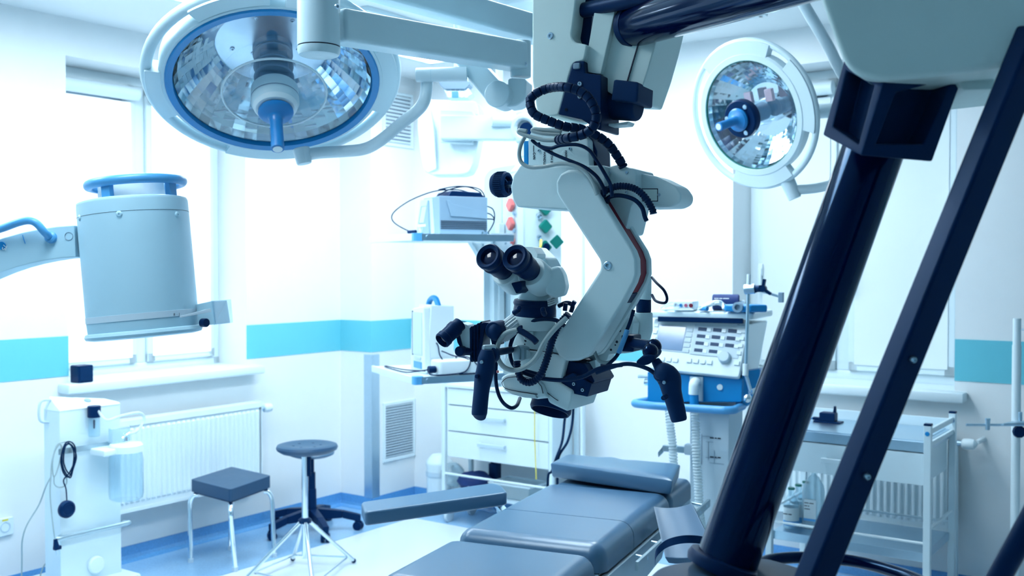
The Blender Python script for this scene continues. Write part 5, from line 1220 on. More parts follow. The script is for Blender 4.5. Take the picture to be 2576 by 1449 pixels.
# shelves
def shelf(N, la, ra, name):
    c = N + LU * la / 2 + RU * ra / 2
    s_ = pn.part(name, box(c, (ra, la, .022), RU, b=.003), 'white')
    pn.part('edge_rail', box(N - LU * .004 + RU * ra / 2, (ra, .012, .030), RU, b=.002), 'steel', s_)
    pn.part('edge_rail', box(N - RU * .004 + LU * la / 2, (.012, la, .030), RU, b=.002), 'white', s_)
    pn.part('corner_guard', rbox2(N + RU * .012 + LU * .012, RU, LU, Z, .045, .045, .034, .014), 'lblue', s_)
    pn.part('rail_bolt', lathe(N + RU * .05 - LU * .010, -LU, [(.009, 0), (.008, .004), (0, .004)], 14), 'steel', s_)
    return s_, c
N1s = P(1046, 596, 4.4); sh1, c1 = shelf(N1s, .62, .46, 'shelf')
N2s = P(1046, 958, 4.4); sh2, c2s = shelf(N2s, .58, .46, 'shelf')
S1Z, S2Z = N1s.z + .011, N2s.z + .011
arm1 = PC(-.02, .14, N1s.z)
for Ns, zz in ((N1s, N1s.z), (N2s, N2s.z)):
    q = Ns + RU * .44 + LU * .42
    pn.part('shelf_bracket', prism(rpoly([q - Z * .012, q + RU * .16 - Z * .012, q + RU * .16 - Z * .10, q + RU * .06 - Z * .10], .004), LU * .05, .004), 'white')
    pn.part('shelf_clamp', box(q + RU * .12 + Z * .01, (.14, .10, .06), RU, b=.012), 'white')
    pn.part('clamp_lever', box(q + RU * .10 - LU * .06 + Z * .012, (.03, .03, .03), RU, b=.004), 'blue')
br_p = P(1262, 640, 4.75)
pn.part('junction_panel', box(P(1262, 630, 4.80), (.10, .03, .16), RU, b=.004), 'lgrey')
for q in ((1272, 612), (1270, 650)): pn.part('panel_screw', lathe(P(q[0], q[1], 4.775), -LU, [(.006, 0), (.005, .003), (0, .003)], 12), 'grey')
# ---------------- monitor arm and monitor back
mb_ = P(1128, 345, 5.0)
mo = Thing('wall_display', 'white monitor seen from behind on a pendant arm below the lamp arm', 'monitor', V((P(1325, 320, 5.0).x, 5.0, CEIL)))
shell = [(1052, 268), (1075, 250), (1195, 254), (1203, 262), (1206, 300), (1204, 350), (1192, 412), (1180, 434), (1160, 440), (1085, 440), (1066, 430), (1056, 380), (1050, 320)]
mo.part('rear_shell', prism(rpoly([P(x, y, 4.95 + (1206 - x) * .0012) for x, y in shell], .015), V((.02, .16, 0)), .02, 4), 'whitem')
mo.part('side_shell', prism(rpoly([P(1050, 290, 5.16), P(1082, 262, 5.10), P(1092, 330, 5.06), P(1098, 425, 5.06), P(1076, 436, 5.1), P(1058, 385, 5.15)], .01), V((.02, .10, 0)), .01, 3), 'whitem')
mo.part('mount_plate', prism(rpoly([P(1106, 276, 4.97), P(1188, 280, 4.93), P(1196, 292, 4.93), P(1188, 362, 4.93), P(1106, 358, 4.97)], .008), V((.01, .05, 0)), .006), 'whitem')
d0, d1 = P(1108, 322, 4.92), P(1300, 324, 4.92)
mo.part('arm', box((d0 + d1) / 2, ((d1 - d0).length, .08, .115), d1 - d0, b=.01), 'white')
mo.part('arm_joint', cyl(P(1237, 302, 4.86), P(1304, 303, 4.88), .030, 28, .003), 'white')
mo.part('joint_seam', cyl(P(1275, 302, 4.885), P(1277, 302, 4.885), .0305, 28), 'lampgrey')
mo.part('arm_socket', merge(lathe(P(1318, 322, 4.78), V((-.25, -.95, -.2)), [(.045, -.032), (.062, -.028), (.066, -.018), (.062, 0), (.048, .002), (.040, -.006), (.034, -.012), (.034, -.05), (0, -.05)], 36)), 'white')
mo.part('socket_hole', lathe(P(1322, 326, 4.77), V((-.25, -.95, -.2)), [(.032, -.03), (.032, -.012), (0, -.012)], 28), 'black')
# the arm rides on a bearing sleeve clamped round the pendant's drop tube
ta = PC(.105, .11, 0); zc = lambda y: P(1337, y, 4.894).z
def sleeve(y0, y1, r_): return lathe(ta + Z * zc(y1), Z, [(.0605, 0), (r_ - .004, 0), (r_, .004), (r_, zc(y0) - zc(y1) - .004), (r_ - .004, zc(y0) - zc(y1)), (.0605, zc(y0) - zc(y1)), (.0605, 0)], 36)
mo.part('arm_hub', sleeve(283, 360, .076), 'white')
mo.part('hub_tube', sleeve(360, 398, .067), 'white')
tbp = P(1256, 236, 4.98)
mo.part('drop_tube', cyl(V((tbp.x, tbp.y, P(1256, 300, 4.98).z)), V((tbp.x, tbp.y, CEIL)), .018, 20), 'white')
cbx = [(1104, 205), (1182, 205), (1182, 212), (1170, 224), (1120, 224), (1106, 214)]
cb_ = mo.part('connector_box', prism([P(x, y, 4.7) for x, y in cbx], V((.01, .09, 0)), .002), 'grey', None, 'dark blue connector strip')
mo.part('connector_fins', prism([P(x, y, 4.72) for x, y in ((1116, 224), (1178, 222), (1188, 236), (1176, 246), (1126, 246))], V((.01, .09, 0)), .002), 'steel', cb_)
for i in range(6): mo.part('fin', box(P(1124 + i * 11, 235, 4.715), (.006, .004, .036), V((1, 0, 0)), None, V((-.25 + .1 * i, 0, 1))), 'whitem', cb_)
mo.part('fin_lamp', box(P(1145, 238, 4.71), (.03, .004, .03), b=.002), 'lblue', cb_)
mo.part('connector_stem', box(P(1150, 200, 4.75), (.10, .06, .02), b=.003), 'whitem', cb_)
mo.part('box_hanger', cyl(P(1150, 200, 4.78), V((P(1150, 200, 4.78).x, P(1150, 200, 4.78).y, CEIL)), .015, 14), 'white')
# ---------------- recorder on the upper shelf
o = P(1106, 570, 4.52); o = V((o.x, o.y, S1Z))
def RB(r, l, z): return o + RU * r + LU * l + Z * z
rc = Thing('patient_recorder', 'grey medical recorder box with a slanted screen on the upper pendant shelf', 'medical device', RB(.1, .12, 0))
h1_ = .168
rc.part('casing', box(RB(.115, .10, h1_ / 2 + .004), (.23, .20, h1_), RU, b=.004), 'grey')
rc.part('side_groove', merge(*[box(RB(.115, -.0015, .03 + i * .008), (.22, .003, .003), RU) for i in range(5)]), 'ink')
rc.part('side_ledge', prism(rpoly([RB(.03, -.006, h1_ - .015), RB(.05, -.006, .085), RB(.225, -.006, .075), RB(.225, -.006, .105), RB(.055, -.006, h1_ - .03), RB(.045, -.006, h1_ - .015)], .002), LU * .01, .002), 'grey')
fr_ = [RB(-.005, .20, .004), RB(-.005, .34, .004), RB(-.005, .30, h1_), RB(-.005, .20, h1_ + .002)]
rc.part('front_housing', prism([RB(-.003, .06, .004), RB(-.003, .295, .004), RB(-.003, .235, h1_), RB(-.003, .09, h1_)], RU * .22, .005), 'lgrey')
rc.part('front_wedge', prism([RB(-.012, .10, .004), RB(-.012, .20, .004), RB(-.012, .12, h1_ * .95)], RU * .02, .002), 'grey')
scn = [RB(-.006, .245, .06), RB(-.006, .15, .06), RB(-.006, .14, .135), RB(-.006, .21, .135)]
rc.part('screen', prism(scn, RU * .01, .001), 'lgrey')
rc.part('screen_frame', tube(scn + [scn[0]], .0022, 6, smooth=False), 'grey')
for i in range(3): rc.part('key', lathe(RB(-.006, .15 + i * .035, .03), -RU, [(.008, -.004), (.007, .004), (0, .004)], 12), 'whitem')
rc.part('key_bar', box(RB(-.008, .19, .048), (.01, .10, .012), RU, b=.002), 'whitem')
rc.part('handle', prism(rpoly([RB(.04, .01, h1_), RB(.06, .01, h1_ + .03), RB(.20, .01, h1_ + .025), RB(.235, .01, h1_ - .005), RB(.22, .01, h1_ - .035), RB(.07, .01, h1_ - .02)], .008), LU * .16, .008), 'black')
def rcab(pts, r=.0028, m='cable'): return tube(pts, r, 8, n=7)
rc.part('coiled_cable', rcab([RB(.02, .1, h1_ + .004), RB(.06, .04, h1_ + .035), RB(.14, .03, h1_ + .05), RB(.22, .06, h1_ + .03), RB(.235, .12, h1_ + .02), RB(.16, .16, h1_ + .045), RB(.06, .14, h1_ + .04), RB(.04, .08, h1_ + .04), RB(.10, .02, h1_ + .05), RB(.2, .02, h1_ + .04), RB(.25, .06, h1_ - .01)]), 'cable')
rc.part('patient_cable', rcab([RB(.06, .08, h1_ + .04), RB(.0, .14, h1_ + .025), RB(-.06, .24, h1_ - .01), RB(-.09, .36, .11), RB(-.08, .38, .07), RB(-.03, .33, .03), RB(-.01, .28, .024)]), 'cable')
rc.part('cable_plug', cyl(RB(-.01, .27, .024), RB(-.035, .31, .022), .008, 12, .002), 'black')
for i in range(3): rc.part('rear_cable', rcab([RB(.23, .05 + .04 * i, .14 - .03 * i), RB(.27, .03 + .03 * i, .12 - .02 * i), RB(.285, .05, .07), RB(.27, .08, .02), RB(.25, .1, .008)]), 'cable')
rc.part('terminal', merge(*[cyl(RB(.20 + .014 * i, -.012, .012 + .012 * (i % 2)), RB(.20 + .014 * i, -.002, .012 + .012 * (i % 2)), .005, 10) for i in range(3)]), 'chrome')
# ---------------- white monitor on the lower shelf
o = P(1078, 925, 4.55); o = V((o.x, o.y, S2Z))
pm = Thing('patient_monitor', 'upright white patient monitor with a blue carrying handle on the lower pendant shelf', 'patient monitor', RB(.06, .1, 0))
hm = .30
pm.part('casing', prism(rpoly([RB(-.0, .02, .0), RB(.13, .02, .0), RB(.13, .02, hm), RB(.02, .02, hm + .005)], .006), LU * .16, .014, 3), 'whitem')
pm.part('front_bezel', prism(rpoly([RB(-.012, .01, .0), RB(-.012, .20, .0), RB(-.012, .185, hm - .015), RB(-.012, .03, hm)], .014), RU * .03, .006, 3), 'whitem')
pm.part('screen', box(RB(-.013, .105, .175), (.004, .12, .19), RU, b=.001), 'lgrey')
pm.part('screen_edge', box(RB(-.0125, .166, .175), (.005, .008, .20), RU), 'black')
pm.part('front_label', box(RB(-.0135, .10, .035), (.003, .10, .03), RU), 'lblue')
pm.part('logo_strip', box(RB(-.0135, .10, .065), (.003, .08, .012), RU), 'lgrey')
pm.part('handle', tube([RB(.06, .16, hm - .01), RB(.06, .14, hm + .02), RB(.06, .10, hm + .034), RB(.06, .06, hm + .028), RB(.06, .03, hm - .005)], .013, 12), 'blue', None, 'bright blue carrying handle')
pm.part('rear_plug', merge(box(RB(.145, .08, .20), (.04, .05, .05), RU, b=.006), box(RB(.165, .06, .17), (.04, .05, .03), RU, b=.006)), 'black')
pm.part('rear_cable', tube([RB(.15, .05, .23), RB(.20, .03, .22), RB(.235, .03, .17), RB(.23, .04, .13)], .003, 8), 'cable')
# ---------------- adapter and leads lying on the lower shelf
o = P(1090, 942, 4.5); o = V((o.x, o.y, S2Z)) - LU * .028
pa = Thing('power_adapter', 'white rounded power supply wrapped in black leads on the lower pendant shelf', 'power supply', RB(.1, .05, 0))
pa.part('body', rbox2(RB(.105, .03, .035), RU, LU, Z, .20, .11, .065, .02, b=.010), 'whitem')
pa.part('connector', cyl(RB(.0, .0, .03), RB(-.035, .0, .03), .016, 16, .003), 'black')
pa.part('lead', tube([RB(-.035, 0, .03), RB(-.07, .05, .02), RB(-.08, .18, .006), RB(-.082, .42, .006), RB(-.065, .46, .006), RB(-.06, .24, .010), RB(-.03, .05, .02)], .0028, 8), 'cable')
pa.part('lead', tube([RB(-.03, -.005, .02), RB(-.03, -.026, .010), RB(.05, -.028, .008), RB(.13, -.028, .02), RB(.15, -.028, .075), RB(.12, .06, .075), RB(.16, .09, .05), RB(.20, .05, .01), RB(.2, -.02, .008), RB(.1, -.0275, .008)], .0028, 8), 'cable')
pa.part('lead', tube([RB(.07, .115, .10), RB(.075, .07, .095), RB(.09, .02, .085), RB(.14, .0, .074), RB(.18, -.028, .05), RB(.2, -.03, .006)], .0028, 8), 'cable')
pa.part('lead', tube([RB(.045, .115, .14), RB(.045, .085, .125), RB(.04, .055, .09), RB(.05, .04, .064)], .003, 8), 'cable')
# ---------------- slim infusion pole behind the table
ip = Pz(1466, 1400, 0)
t = Thing('infusion_pole', 'slim white infusion pole standing behind the head of the operating table', 'infusion stand', ip)
pxd = V((ip.x, ip.y, 0))
t.part('pole', merge(cyl(pxd + Z * .05, pxd + Z * 1.1, .014, 16), cyl(pxd + Z * 1.1, pxd + Z * 1.95, .0085, 14)), 'whitem')
for i in range(5):
    a = 2 * math.pi * i / 5; t.part('foot', box(pxd + V((math.cos(a), math.sin(a), 0)) * .13 + Z * .06, (.26, .025, .02), V((math.cos(a), math.sin(a), 0)), b=.004), 'white')
    t.part('castor', ball(pxd + V((math.cos(a), math.sin(a), 0)) * .25 + Z * .026, .026, 14), 'black')
for s_ in (-1, 1): t.part('hook', tube([pxd + Z * 1.94, pxd + Z * 1.95 + V((.07 * s_, 0, 0)), pxd + Z * 1.97 + V((.10 * s_, 0, 0)), pxd + Z * 1.99 + V((.10 * s_, 0, 0))], .004, 8), 'steel')
# ================================================================ drawer trolley at the back wall
CO = (hitB(1130, 1316) - Pz(1130, 1316, 0)).dot(AV)
qd = Pz(1130, 1316, 0)
COFF = (qd - C1).dot(NB)
print('cart off', COFF)
CDEP = min(.42, COFF - .12)
def KB(px, py, o=None): return hitB(px, py, COFF if o is None else o)
kl, kr = sB(1118, 1150, COFF), sB(1388, 1150, COFF)
def KW(s, z, o=0.0): return WB(s, z, COFF - o)          # o: depth behind the front
kt = Thing('drawer_trolley', 'white drawer trolley with open lower shelf against the back wall', 'trolley', KW((kl + kr) / 2, 0, CDEP / 2))
zt_ = KB(1250, 985).z; zd0 = KB(1250, 1030).z; zd1 = KB(1250, 1098).z; zd2 = KB(1250, 1166).z; zs_ = KB(1250, 1256).z; zrl = KB(1250, 1209).z
body_ = kt.part('cabinet', prism([KW(kl + .02, zd2, .02), KW(kr - .02, zd2, .02), KW(kr - .02, zt_, .02), KW(kl + .02, zt_, .02)], AV * (CDEP - .03), .004), 'white')
kt.part('worktop', prism([KW(kl, zt_, -.01), KW(kr, zt_, -.01), KW(kr, zt_ + .02, -.01), KW(kl, zt_ + .02, -.01)], AV * (CDEP + .01), .004), 'white')
for s in (kl, kr):
    for d_ in (0, CDEP): kt.part('post', box(KW(s, (zt_ + .12) / 2 + .05, d_), (.026, .026, zt_ - .0), BV, b=.003), 'white')
for za, zb in ((zd1 + .004, zd0 - .004), (zd2 + .004, zd1 - .004)):
    dd = kt.part('drawer', prism([KW(kl + .022, za), KW(kr - .022, za), KW(kr - .022, zb), KW(kl + .022, zb)], AV * .018, .003), 'whitem')
    sm_ = kl + (kr - kl) * .47; hz_ = zb - (zb - za) * .36
    kt.part('handle', merge(box(KW(sm_, hz_, -.022), (.20, .012, .022), BV, b=.003), box(KW(sm_ - .09, hz_ + .004, -.012), (.012, .026, .012), BV), box(KW(sm_ + .09, hz_ + .004, -.012), (.012, .026, .012), BV)), 'lgrey', dd)
kt.part('top_drawer', prism([KW(kl + .022, zd0 + .004), KW(kr - .022, zd0 + .004), KW(kr - .022, zt_ - .004), KW(kl + .022, zt_ - .004)], AV * .018, .003), 'whitem')
kt.part('lower_shelf', box(KW((kl + kr) / 2, zs_ - .008, CDEP / 2), (kr - kl, CDEP, .016), BV, b=.003), 'lgrey')
kt.part('shelf_rail', cyl(KW(kl, zrl, -.004), KW(kr, zrl, -.004), .007, 12), 'whitem')
for s in (kl + .02, kr - .02):
    for d_ in (.02, CDEP - .02): kt.part('castor', merge(cyl(KW(s, .04, d_) - BV * .012, KW(s, .04, d_) + BV * .012, .04, 20, .004), box(KW(s, .085, d_), (.03, .04, .05), BV, b=.006)), 'lgrey')
# things on the lower shelf
def base_at(px, py, o): q = KB(px, py, COFF - o); return V((q.x, q.y, zs_))
q = base_at(1195, 1230, .12)
bm = ball(q + Z * .06, 1.0, 20, (.11, .08, .06))
for v_ in bm.verts: v_.co += V((random.uniform(-1, 1), random.uniform(-1, 1), random.uniform(-1, 1))) * .006
bag = Thing('equipment_bag', 'crumpled dark blue fabric bag on the lower trolley shelf', 'bag', q)
bag.part('bag_body', bm, 'dblue')
bag.part('bag_tag', ball(q + NB * .075 + Z * .03 + BV * .01, .012, 12), 'whitem')
q = base_at(1148, 1225, .14)
bm = ball(q + Z * .075 - BV * .03, 1.0, 16, (.075, .06, .075))
for v_ in bm.verts: v_.co += V((random.uniform(-1, 1), random.uniform(-1, 1), random.uniform(-1, 1))) * .010
single('plastic_bag', bm, 'pet', 'crumpled clear plastic bag beside the blue fabric bag', 'plastic bag')
q = base_at(1305, 1250, .13); bu = .12
tb_ = Thing('storage_tub', 'shallow clear plastic tub on the lower trolley shelf', 'tub', q)
tb_.part('tub_wall', prism([q - BV * .13 - AV * .09 + Z * .002, q + BV * .13 - AV * .09 + Z * .002, q + BV * .13 + AV * .09 + Z * .002, q - BV * .13 + AV * .09 + Z * .002], Z, .006, 2, pts2=[q - BV * .145 - AV * .10 + Z * .085, q + BV * .145 - AV * .10 + Z * .085, q + BV * .145 + AV * .10 + Z * .085, q - BV * .145 + AV * .10 + Z * .085]), 'pet')
tb_.part('tub_rim', tube([q - BV * .15 - AV * .105 + Z * .088, q + BV * .15 - AV * .105 + Z * .088, q + BV * .15 + AV * .105 + Z * .088, q - BV * .15 + AV * .105 + Z * .088], .006, 8, closed=True, smooth=False), 'whitem')
q = base_at(1245, 1215, .24)
single('black_canister', merge(box(q + Z * .08, (.06, .06, .16), BV, b=.006), box(q + Z * .165, (.04, .04, .02), BV, b=.004)), 'black', 'dark upright canister behind the blue fabric bag', 'canister')
# paper stack and kit on the worktop
q = KW(kl + .28, zt_ + .02, .16)
single('paper_stack', merge(box(q + Z * .012, (.22, .16, .024), BV, b=.003), box(q + Z * .03 + BV * .02, (.18, .14, .012), BV, b=.003)), 'whitem', 'low white stack of packs on the drawer trolley top', 'packs')
q = KW(kl + .60, zt_ + .02, .155)
t = Thing('light_source_unit', 'pale rounded device with a blue base on the drawer trolley top', 'medical device', q)
t.part('body', rbox2(q + Z * .085, BV, AV, Z, .26, .17, .13, .05, b=.03), 'whitem')
t.part('blue_base', rbox2(q + Z * .012, BV, AV, Z, .32, .19, .024, .06, b=.004), 'lblue')
# hanging sink-side dispenser left of the trolley
q = KB(1105, 1185, COFF - .25)
t = Thing('waste_bag_holder', 'white bin holder with a hanging bag beside the drawer trolley', 'bin', V((q.x, q.y, 0)))
t.part('bin', lathe(V((q.x, q.y, 0)), Z, [(0, .0), (.07, 0), (.08, .02), (.085, .28), (.09, .30), (.085, .32), (.05, .36), (0, .37)], 28), 'whitem')
t.part('bin_band', lathe(V((q.x, q.y, .22)), Z, [(.0845, 0), (.088, .004), (.088, .03), (.0855, .034)], 28, cap=False), 'lgrey')
# black leads hanging by the trolley
t = Thing('hanging_leads', 'pair of black leads hanging from the pendant down behind the operating table', 'cable', V((P(1385, 1200, 4.5).x, 4.5, 0)))
fl_ = V((P(1385, 1200, 4.5).x, 4.5, .006))
t.part('lead', tube([P(1335, 826, 4.85), P(1350, 860, 4.85), P(1395, 930, 4.75), P(1425, 1000, 4.62), P(1420, 1060, 4.6), P(1414, 1110, 4.55), P(1400, 1150, 4.5), P(1388, 1185, 4.5), P(1378, 1215, 4.5), fl_ + Z * .3, fl_ + V((.02, .02, .02)), fl_ + V((.10, .1, 0))], .006, 8), 'cable')
t.part('lead', tube([P(1360, 826, 4.85), P(1380, 860, 4.85), P(1420, 930, 4.75), P(1440, 1000, 4.62), P(1440, 1060, 4.6), P(1428, 1110, 4.55), P(1405, 1150, 4.52), P(1402, 1200, 4.52), fl_ + V((.04, .03, .3)), fl_ + V((.05, .04, .02)), fl_ + V((.14, .1, 0))], .006, 8), 'cable')
t = Thing('earth_lead', 'thin yellow green earth lead hanging in front of the drawer trolley', 'cable', KB(1348, 1200, COFF + .03))
t.part('lead', tube([KB(1345, 992, COFF - .02) + Z * .022, KB(1345, 993, COFF + .012) + Z * .024, KB(1345, 1006, COFF + .03), KB(1345, 1040, COFF + .03), KB(1345, 1100, COFF + .03), KB(1348, 1180, COFF + .03), KB(1349, 1206, COFF + .03)], .0035, 8), 'yellow')
# ================================================================ anaesthesia machine
A0 = P(1760, 900, 4.2)
def AN(px, py, k=0.0): return Pp(px, py, A0 + EV * k, EV)
AU = MV
abp = AN(1760, 1300); abp.z = 0
an = Thing('anaesthesia_machine', 'white anaesthesia ventilator with a tilted control panel on a blue wheeled stand', 'anaesthesia machine', abp + EV * .2)
pan = [AN(1622, 925, .0), AN(1858, 950, .0), AN(1886, 812, .09), AN(1646, 800, .09)]
pn_n = (pan[1] - pan[0]).cross(pan[3] - pan[0]).normalized()
if pn_n.dot(EV) > 0: pn_n = -pn_n
panel_ = an.part('control_panel', prism(rpoly(pan, .012), -pn_n * .03, .006), 'whitem')
def CPp(a, b, h=0.0):                        # bilinear on the panel: a along, b up
    return (pan[0] * (1 - a) + pan[1] * a) * (1 - b) + (pan[3] * (1 - a) + pan[2] * a) * b + pn_n * h
pu = (pan[1] - pan[0]).normalized(); pvv = (pan[3] - pan[0]).normalized(); pvv = pn_n.cross(pu).normalized()
if pvv.z < 0: pvv = -pvv
def padp(name, a, b, w_, h_, m, th=.004, par=None): return an.part(name, box(CPp(a, b, th / 2), (w_, th, h_), pu, None, pvv, b=.001) if False else box(CPp(a, b, th / 2), (w_, h_, th), pu, pvv, pn_n, b=.001), m, par or panel_)
DEP = .34
sdv = [AN(1858, 950), AN(1886, 812, .09)]
hs = an.part('housing', prism([AN(1640, 918, .03), AN(1858, 948, .03), AN(1884, 815, .10), AN(1650, 806, .10)], EV * DEP, .008, 3), 'white')
tpz = AN(1760, 800, .09).z
topc = (AN(1640, 800, .06) + AN(1888, 800, .06)) / 2
lid = an.part('top_lid', box(V((topc.x, topc.y, tpz + .014)) + EV * .17, (.44, .36, .03), AU, b=.010, seg=3), 'white')
an.part('lid_gap', box(V((topc.x, topc.y, tpz - .006)) + EV * .0 , (.36, .02, .022), AU, b=.003), 'black')
padp('screen', .22, .62, .115, .105, 'screen', .004)
padp('screen_frame', .22, .62, .125, .115, 'lgrey', .002)
padp('keypad_area', .70, .62, .20, .13, 'lgrey', .0015)
for c_ in range(3):
    for r_ in range(4):
        if c_ == 2 and r_ == 3: continue
        padp('digit_display', .535 + c_ * .155, .83 - r_ * .135, .036, .015, 'dscreen', .003)
        padp('key', .605 + c_ * .155, .82 - r_ * .135, .018, .016, 'whitem', .005)
for i in range(5): padp('soft_key', .405, .80 - i * .10, .026, .017, 'lgrey', .003)
for i in range(4): padp('key', .46 + i * .072, .22, .020, .018, 'whitem', .006)
for i in range(4): padp('key', .10 + i * .072, .20, .020, .018, 'whitem', .006)
for i in range(4): padp('key', .955, .84 - i * .135, .018, .016, 'whitem', .005)
for i in range(3): padp('key', .04, .86 - i * .14, .018, .016, 'whitem', .005)
padp('key', .955, .25, .02, .018, 'whitem', .006)
an.part('dial', lathe(CPp(.82, .33, 0), pn_n, [(.026, 0), (.025, .014), (.021, .022), (0, .023)], 28), 'lgrey', panel_)
an.part('print', dashes(CPp(.88, .945, .0005), pu, pvv, .005, (2.5, 3)), 'grey', panel_)
# blue lower body, elbow port, tray rail
blu = an.part('blue_body', prism([AN(1628, 935, .03), AN(1868, 952, .03), AN(1866, 1012, .03), AN(1628, 1012, .03)], EV * .30, .006), 'blue')
an.part('port_plate', box((AN(1752, 978, .025)), (.055, .01, .10), AU, b=.002), 'lgrey', blu)
an.part('port_elbow', tube([AN(1752, 962, .03), AN(1749, 962, .0), AN(1746, 968, -.018), AN(1745, 992, -.02)], .021, 16, n=5), 'whitem', blu)
an.part('blue_port', cyl(AN(1745, 988, -.02), AN(1747, 1018, -.02), .019, 18, .002), 'blue', blu)
an.part('side_badge', lathe(AN(1811, 974, .028), -EV, [(.012, -.002), (.012, .003), (0, .004)], 18), 'whitem', blu)
an.part('side_fitting', merge(cyl(AN(1606, 948, .06), AN(1640, 948, .06), .009, 14), cyl(AN(1622, 962, .06), AN(1640, 962, .06), .014, 14)), 'chrome', blu)
an.part('side_pocket', prism([AN(1866, 935, .05), AN(1912, 928, .12), AN(1912, 1000, .12), AN(1866, 1030, .05)], EV * .1, .006), 'blue', blu)
hz = AN(1700, 1022, -.05).z
hpts = [AN(1640, 1000, .10), AN(1596, 1016, -.03), AN(1600, 1022, -.055), AN(1640, 1026, -.078), AN(1826, 1036, -.078), AN(1846, 1030, -.055), AN(1872, 1012, .10)]
for p_ in hpts: p_.z = hz
an.part('push_handle', tube(rpoly(hpts, .03)[0:] , .0165, 16, smooth=False), 'lblue', None, 'light blue push handle')
an.part('tray', prism([V((p.x, p.y, hz - .02)) for p in (AN(1620, 1010, .02), AN(1850, 1020, .02))] + [V((p.x, p.y, hz - .02)) + EV * .22 for p in (AN(1850, 1020, .02), AN(1620, 1010, .02))], Z * .016, .004), 'lblue')
# column and base
cz = hz - .02
cl0, cl1 = AN(1735, 1150, .06), AN(1834, 1150, .06)
colc = (cl0 + cl1) / 2
colu = an.part('column', box(V((colc.x, colc.y, (cz + .16) / 2)) + EV * .11, ((cl1 - cl0).length, .22, cz - .16), AU, b=.006), 'lgrey')
# printed stacking diagram on the column
for a, b, w_, h_ in ((1765, 1130, .002, .125), (1803, 1166, .06, .0015), (1780, 1098, .045, .0015), (1782, 1135, .0015, .075), (1797, 1150, .0015, .055), (1785, 1112, .03, .0015), (1790, 1152, .05, .0015)):
    an.part('diagram_line', box(AN(a, b, .0585), (w_, .001, h_), AU), 'grey', colu)
for y in (1103, 1151): an.part('diagram_print', dashes(AN(1786, y, .0585), AU, Z, .008, (2, 1, 1.6)), 'ink', colu)
an.part('base', box(V((colc.x, colc.y, .11)) + EV * .14, (.56, .60, .07), AU, b=.02), 'white')
for a in (-.24, .24):
    for b in (-.14, .42): an.part('castor', merge(cyl(V((colc.x, colc.y, .05)) + AU * (a - .015) + EV * b, V((colc.x, colc.y, .05)) + AU * (a + .015) + EV * b, .05, 20, .005), box(V((colc.x, colc.y, .09)) + AU * a + EV * b, (.03, .05, .03), AU)), 'black')
an.part('foot_brake', box(V((colc.x, colc.y, .20)) + AU * .2 - EV * .1, (.12, .05, .08), AU, b=.01), 'black')
hb_ = an.part('hook_bar', merge(box((AN(1668, 1130, .05) + AN(1740, 1130, .05)) / 2, ((AN(1668, 1130, .05) - AN(1740, 1130, .05)).length, .02, .026), AU, b=.003), prism([AN(1655, 1138, .03), AN(1668, 1122, .05), AN(1668, 1138, .05), AN(1656, 1150, .03)], EV * .01)), 'alu')
an.part('bar_clamp', box(AN(1735, 1130, .04), (.04, .04, .045), AU, b=.008), 'lgrey', hb_)
# breathing hoses
def hose(pts, lab):
    h_ = Thing('breathing_hose', lab, 'hose', AN(pts[-1][0], pts[-1][1], -.05))
    h_.part('corrugated_tube', tube([AN(*p) for p in pts], .0165, 14, ribs=.012, rib=.0018), 'hose')
hose([(1682, 1014, .045), (1684, 1040, .02), (1686, 1070, .0), (1692, 1120, -.01), (1694, 1180, -.01), (1690, 1260, .0), (1700, 1330, .05)], 'white corrugated breathing hose hanging in front of the bent hook bar')
hose([(1747, 1012, -.02), (1749, 1050, -.02), (1750, 1080, -.03), (1752, 1150, -.05), (1757, 1220, -.05), (1760, 1290, -.05), (1770, 1350, .0)], 'white corrugated breathing hose hanging from the blue port')
# support arm with clamp on the right side
sa = Thing('support_arm', 'thin steel hose support arm with a black star clamp beside the ventilator', 'support arm', AN(1885, 960, .02))
sa.part('rod', merge(cyl(AN(1882, 735, .0), AN(1876, 935, .0), .0065, 14)), 'steel')
sa.part('rod_sleeve', cyl(AN(1876, 915, .0), AN(1875, 945, .0), .012, 16, .002), 'whitem')
sa.part('lower_rod', cyl(AN(1877, 945, .0), AN(1890, 990, .03), .0075, 12), 'steel')
sa.part('clamp_mount', merge(cyl(AN(1888, 986, .02), AN(1905, 980, .06), .012, 14), ball(AN(1880, 1002, .0), .018, 14)), 'chrome')
sa.part('clamp', cyl(AN(1873, 728, .0), AN(1900, 726, .0), .020, 24, .002), 'steel')
sa.part('clamp_neck', cyl(AN(1899, 726, .0), AN(1912, 726, -.005), .014, 18), 'black')
sk = AN(1918, 726, -.012)
sa.part('star_knob', merge(*[prism(rpoly([sk + (MV * math.cos(a - .5) + Z * math.sin(a - .5)) * .012, sk + (MV * math.cos(a) + Z * math.sin(a)) * .038 + (MV * -math.sin(a) + Z * math.cos(a)) * -.006, sk + (MV * math.cos(a) + Z * math.sin(a)) * .038 + (MV * -math.sin(a) + Z * math.cos(a)) * .006, sk + (MV * math.cos(a + .5) + Z * math.sin(a + .5)) * .012], .002), EV * .016, .003) for a in (1.4, -.6, 3.5)] + [cyl(sk - EV * .004, sk + EV * .022, .014, 16)]), 'black')
sa.part('cross_rod', cyl(AN(1915, 732, .01), AN(1960, 746, .02), .005, 12), 'steel')
sa.part('rod_block', box(AN(1965, 748, .02), (.02, .02, .04), MV, b=.003), 'grey')
sa.part('upper_rod', cyl(AN(1882, 735, .0), AN(1884, 690, .0), .008, 12), 'whitem')
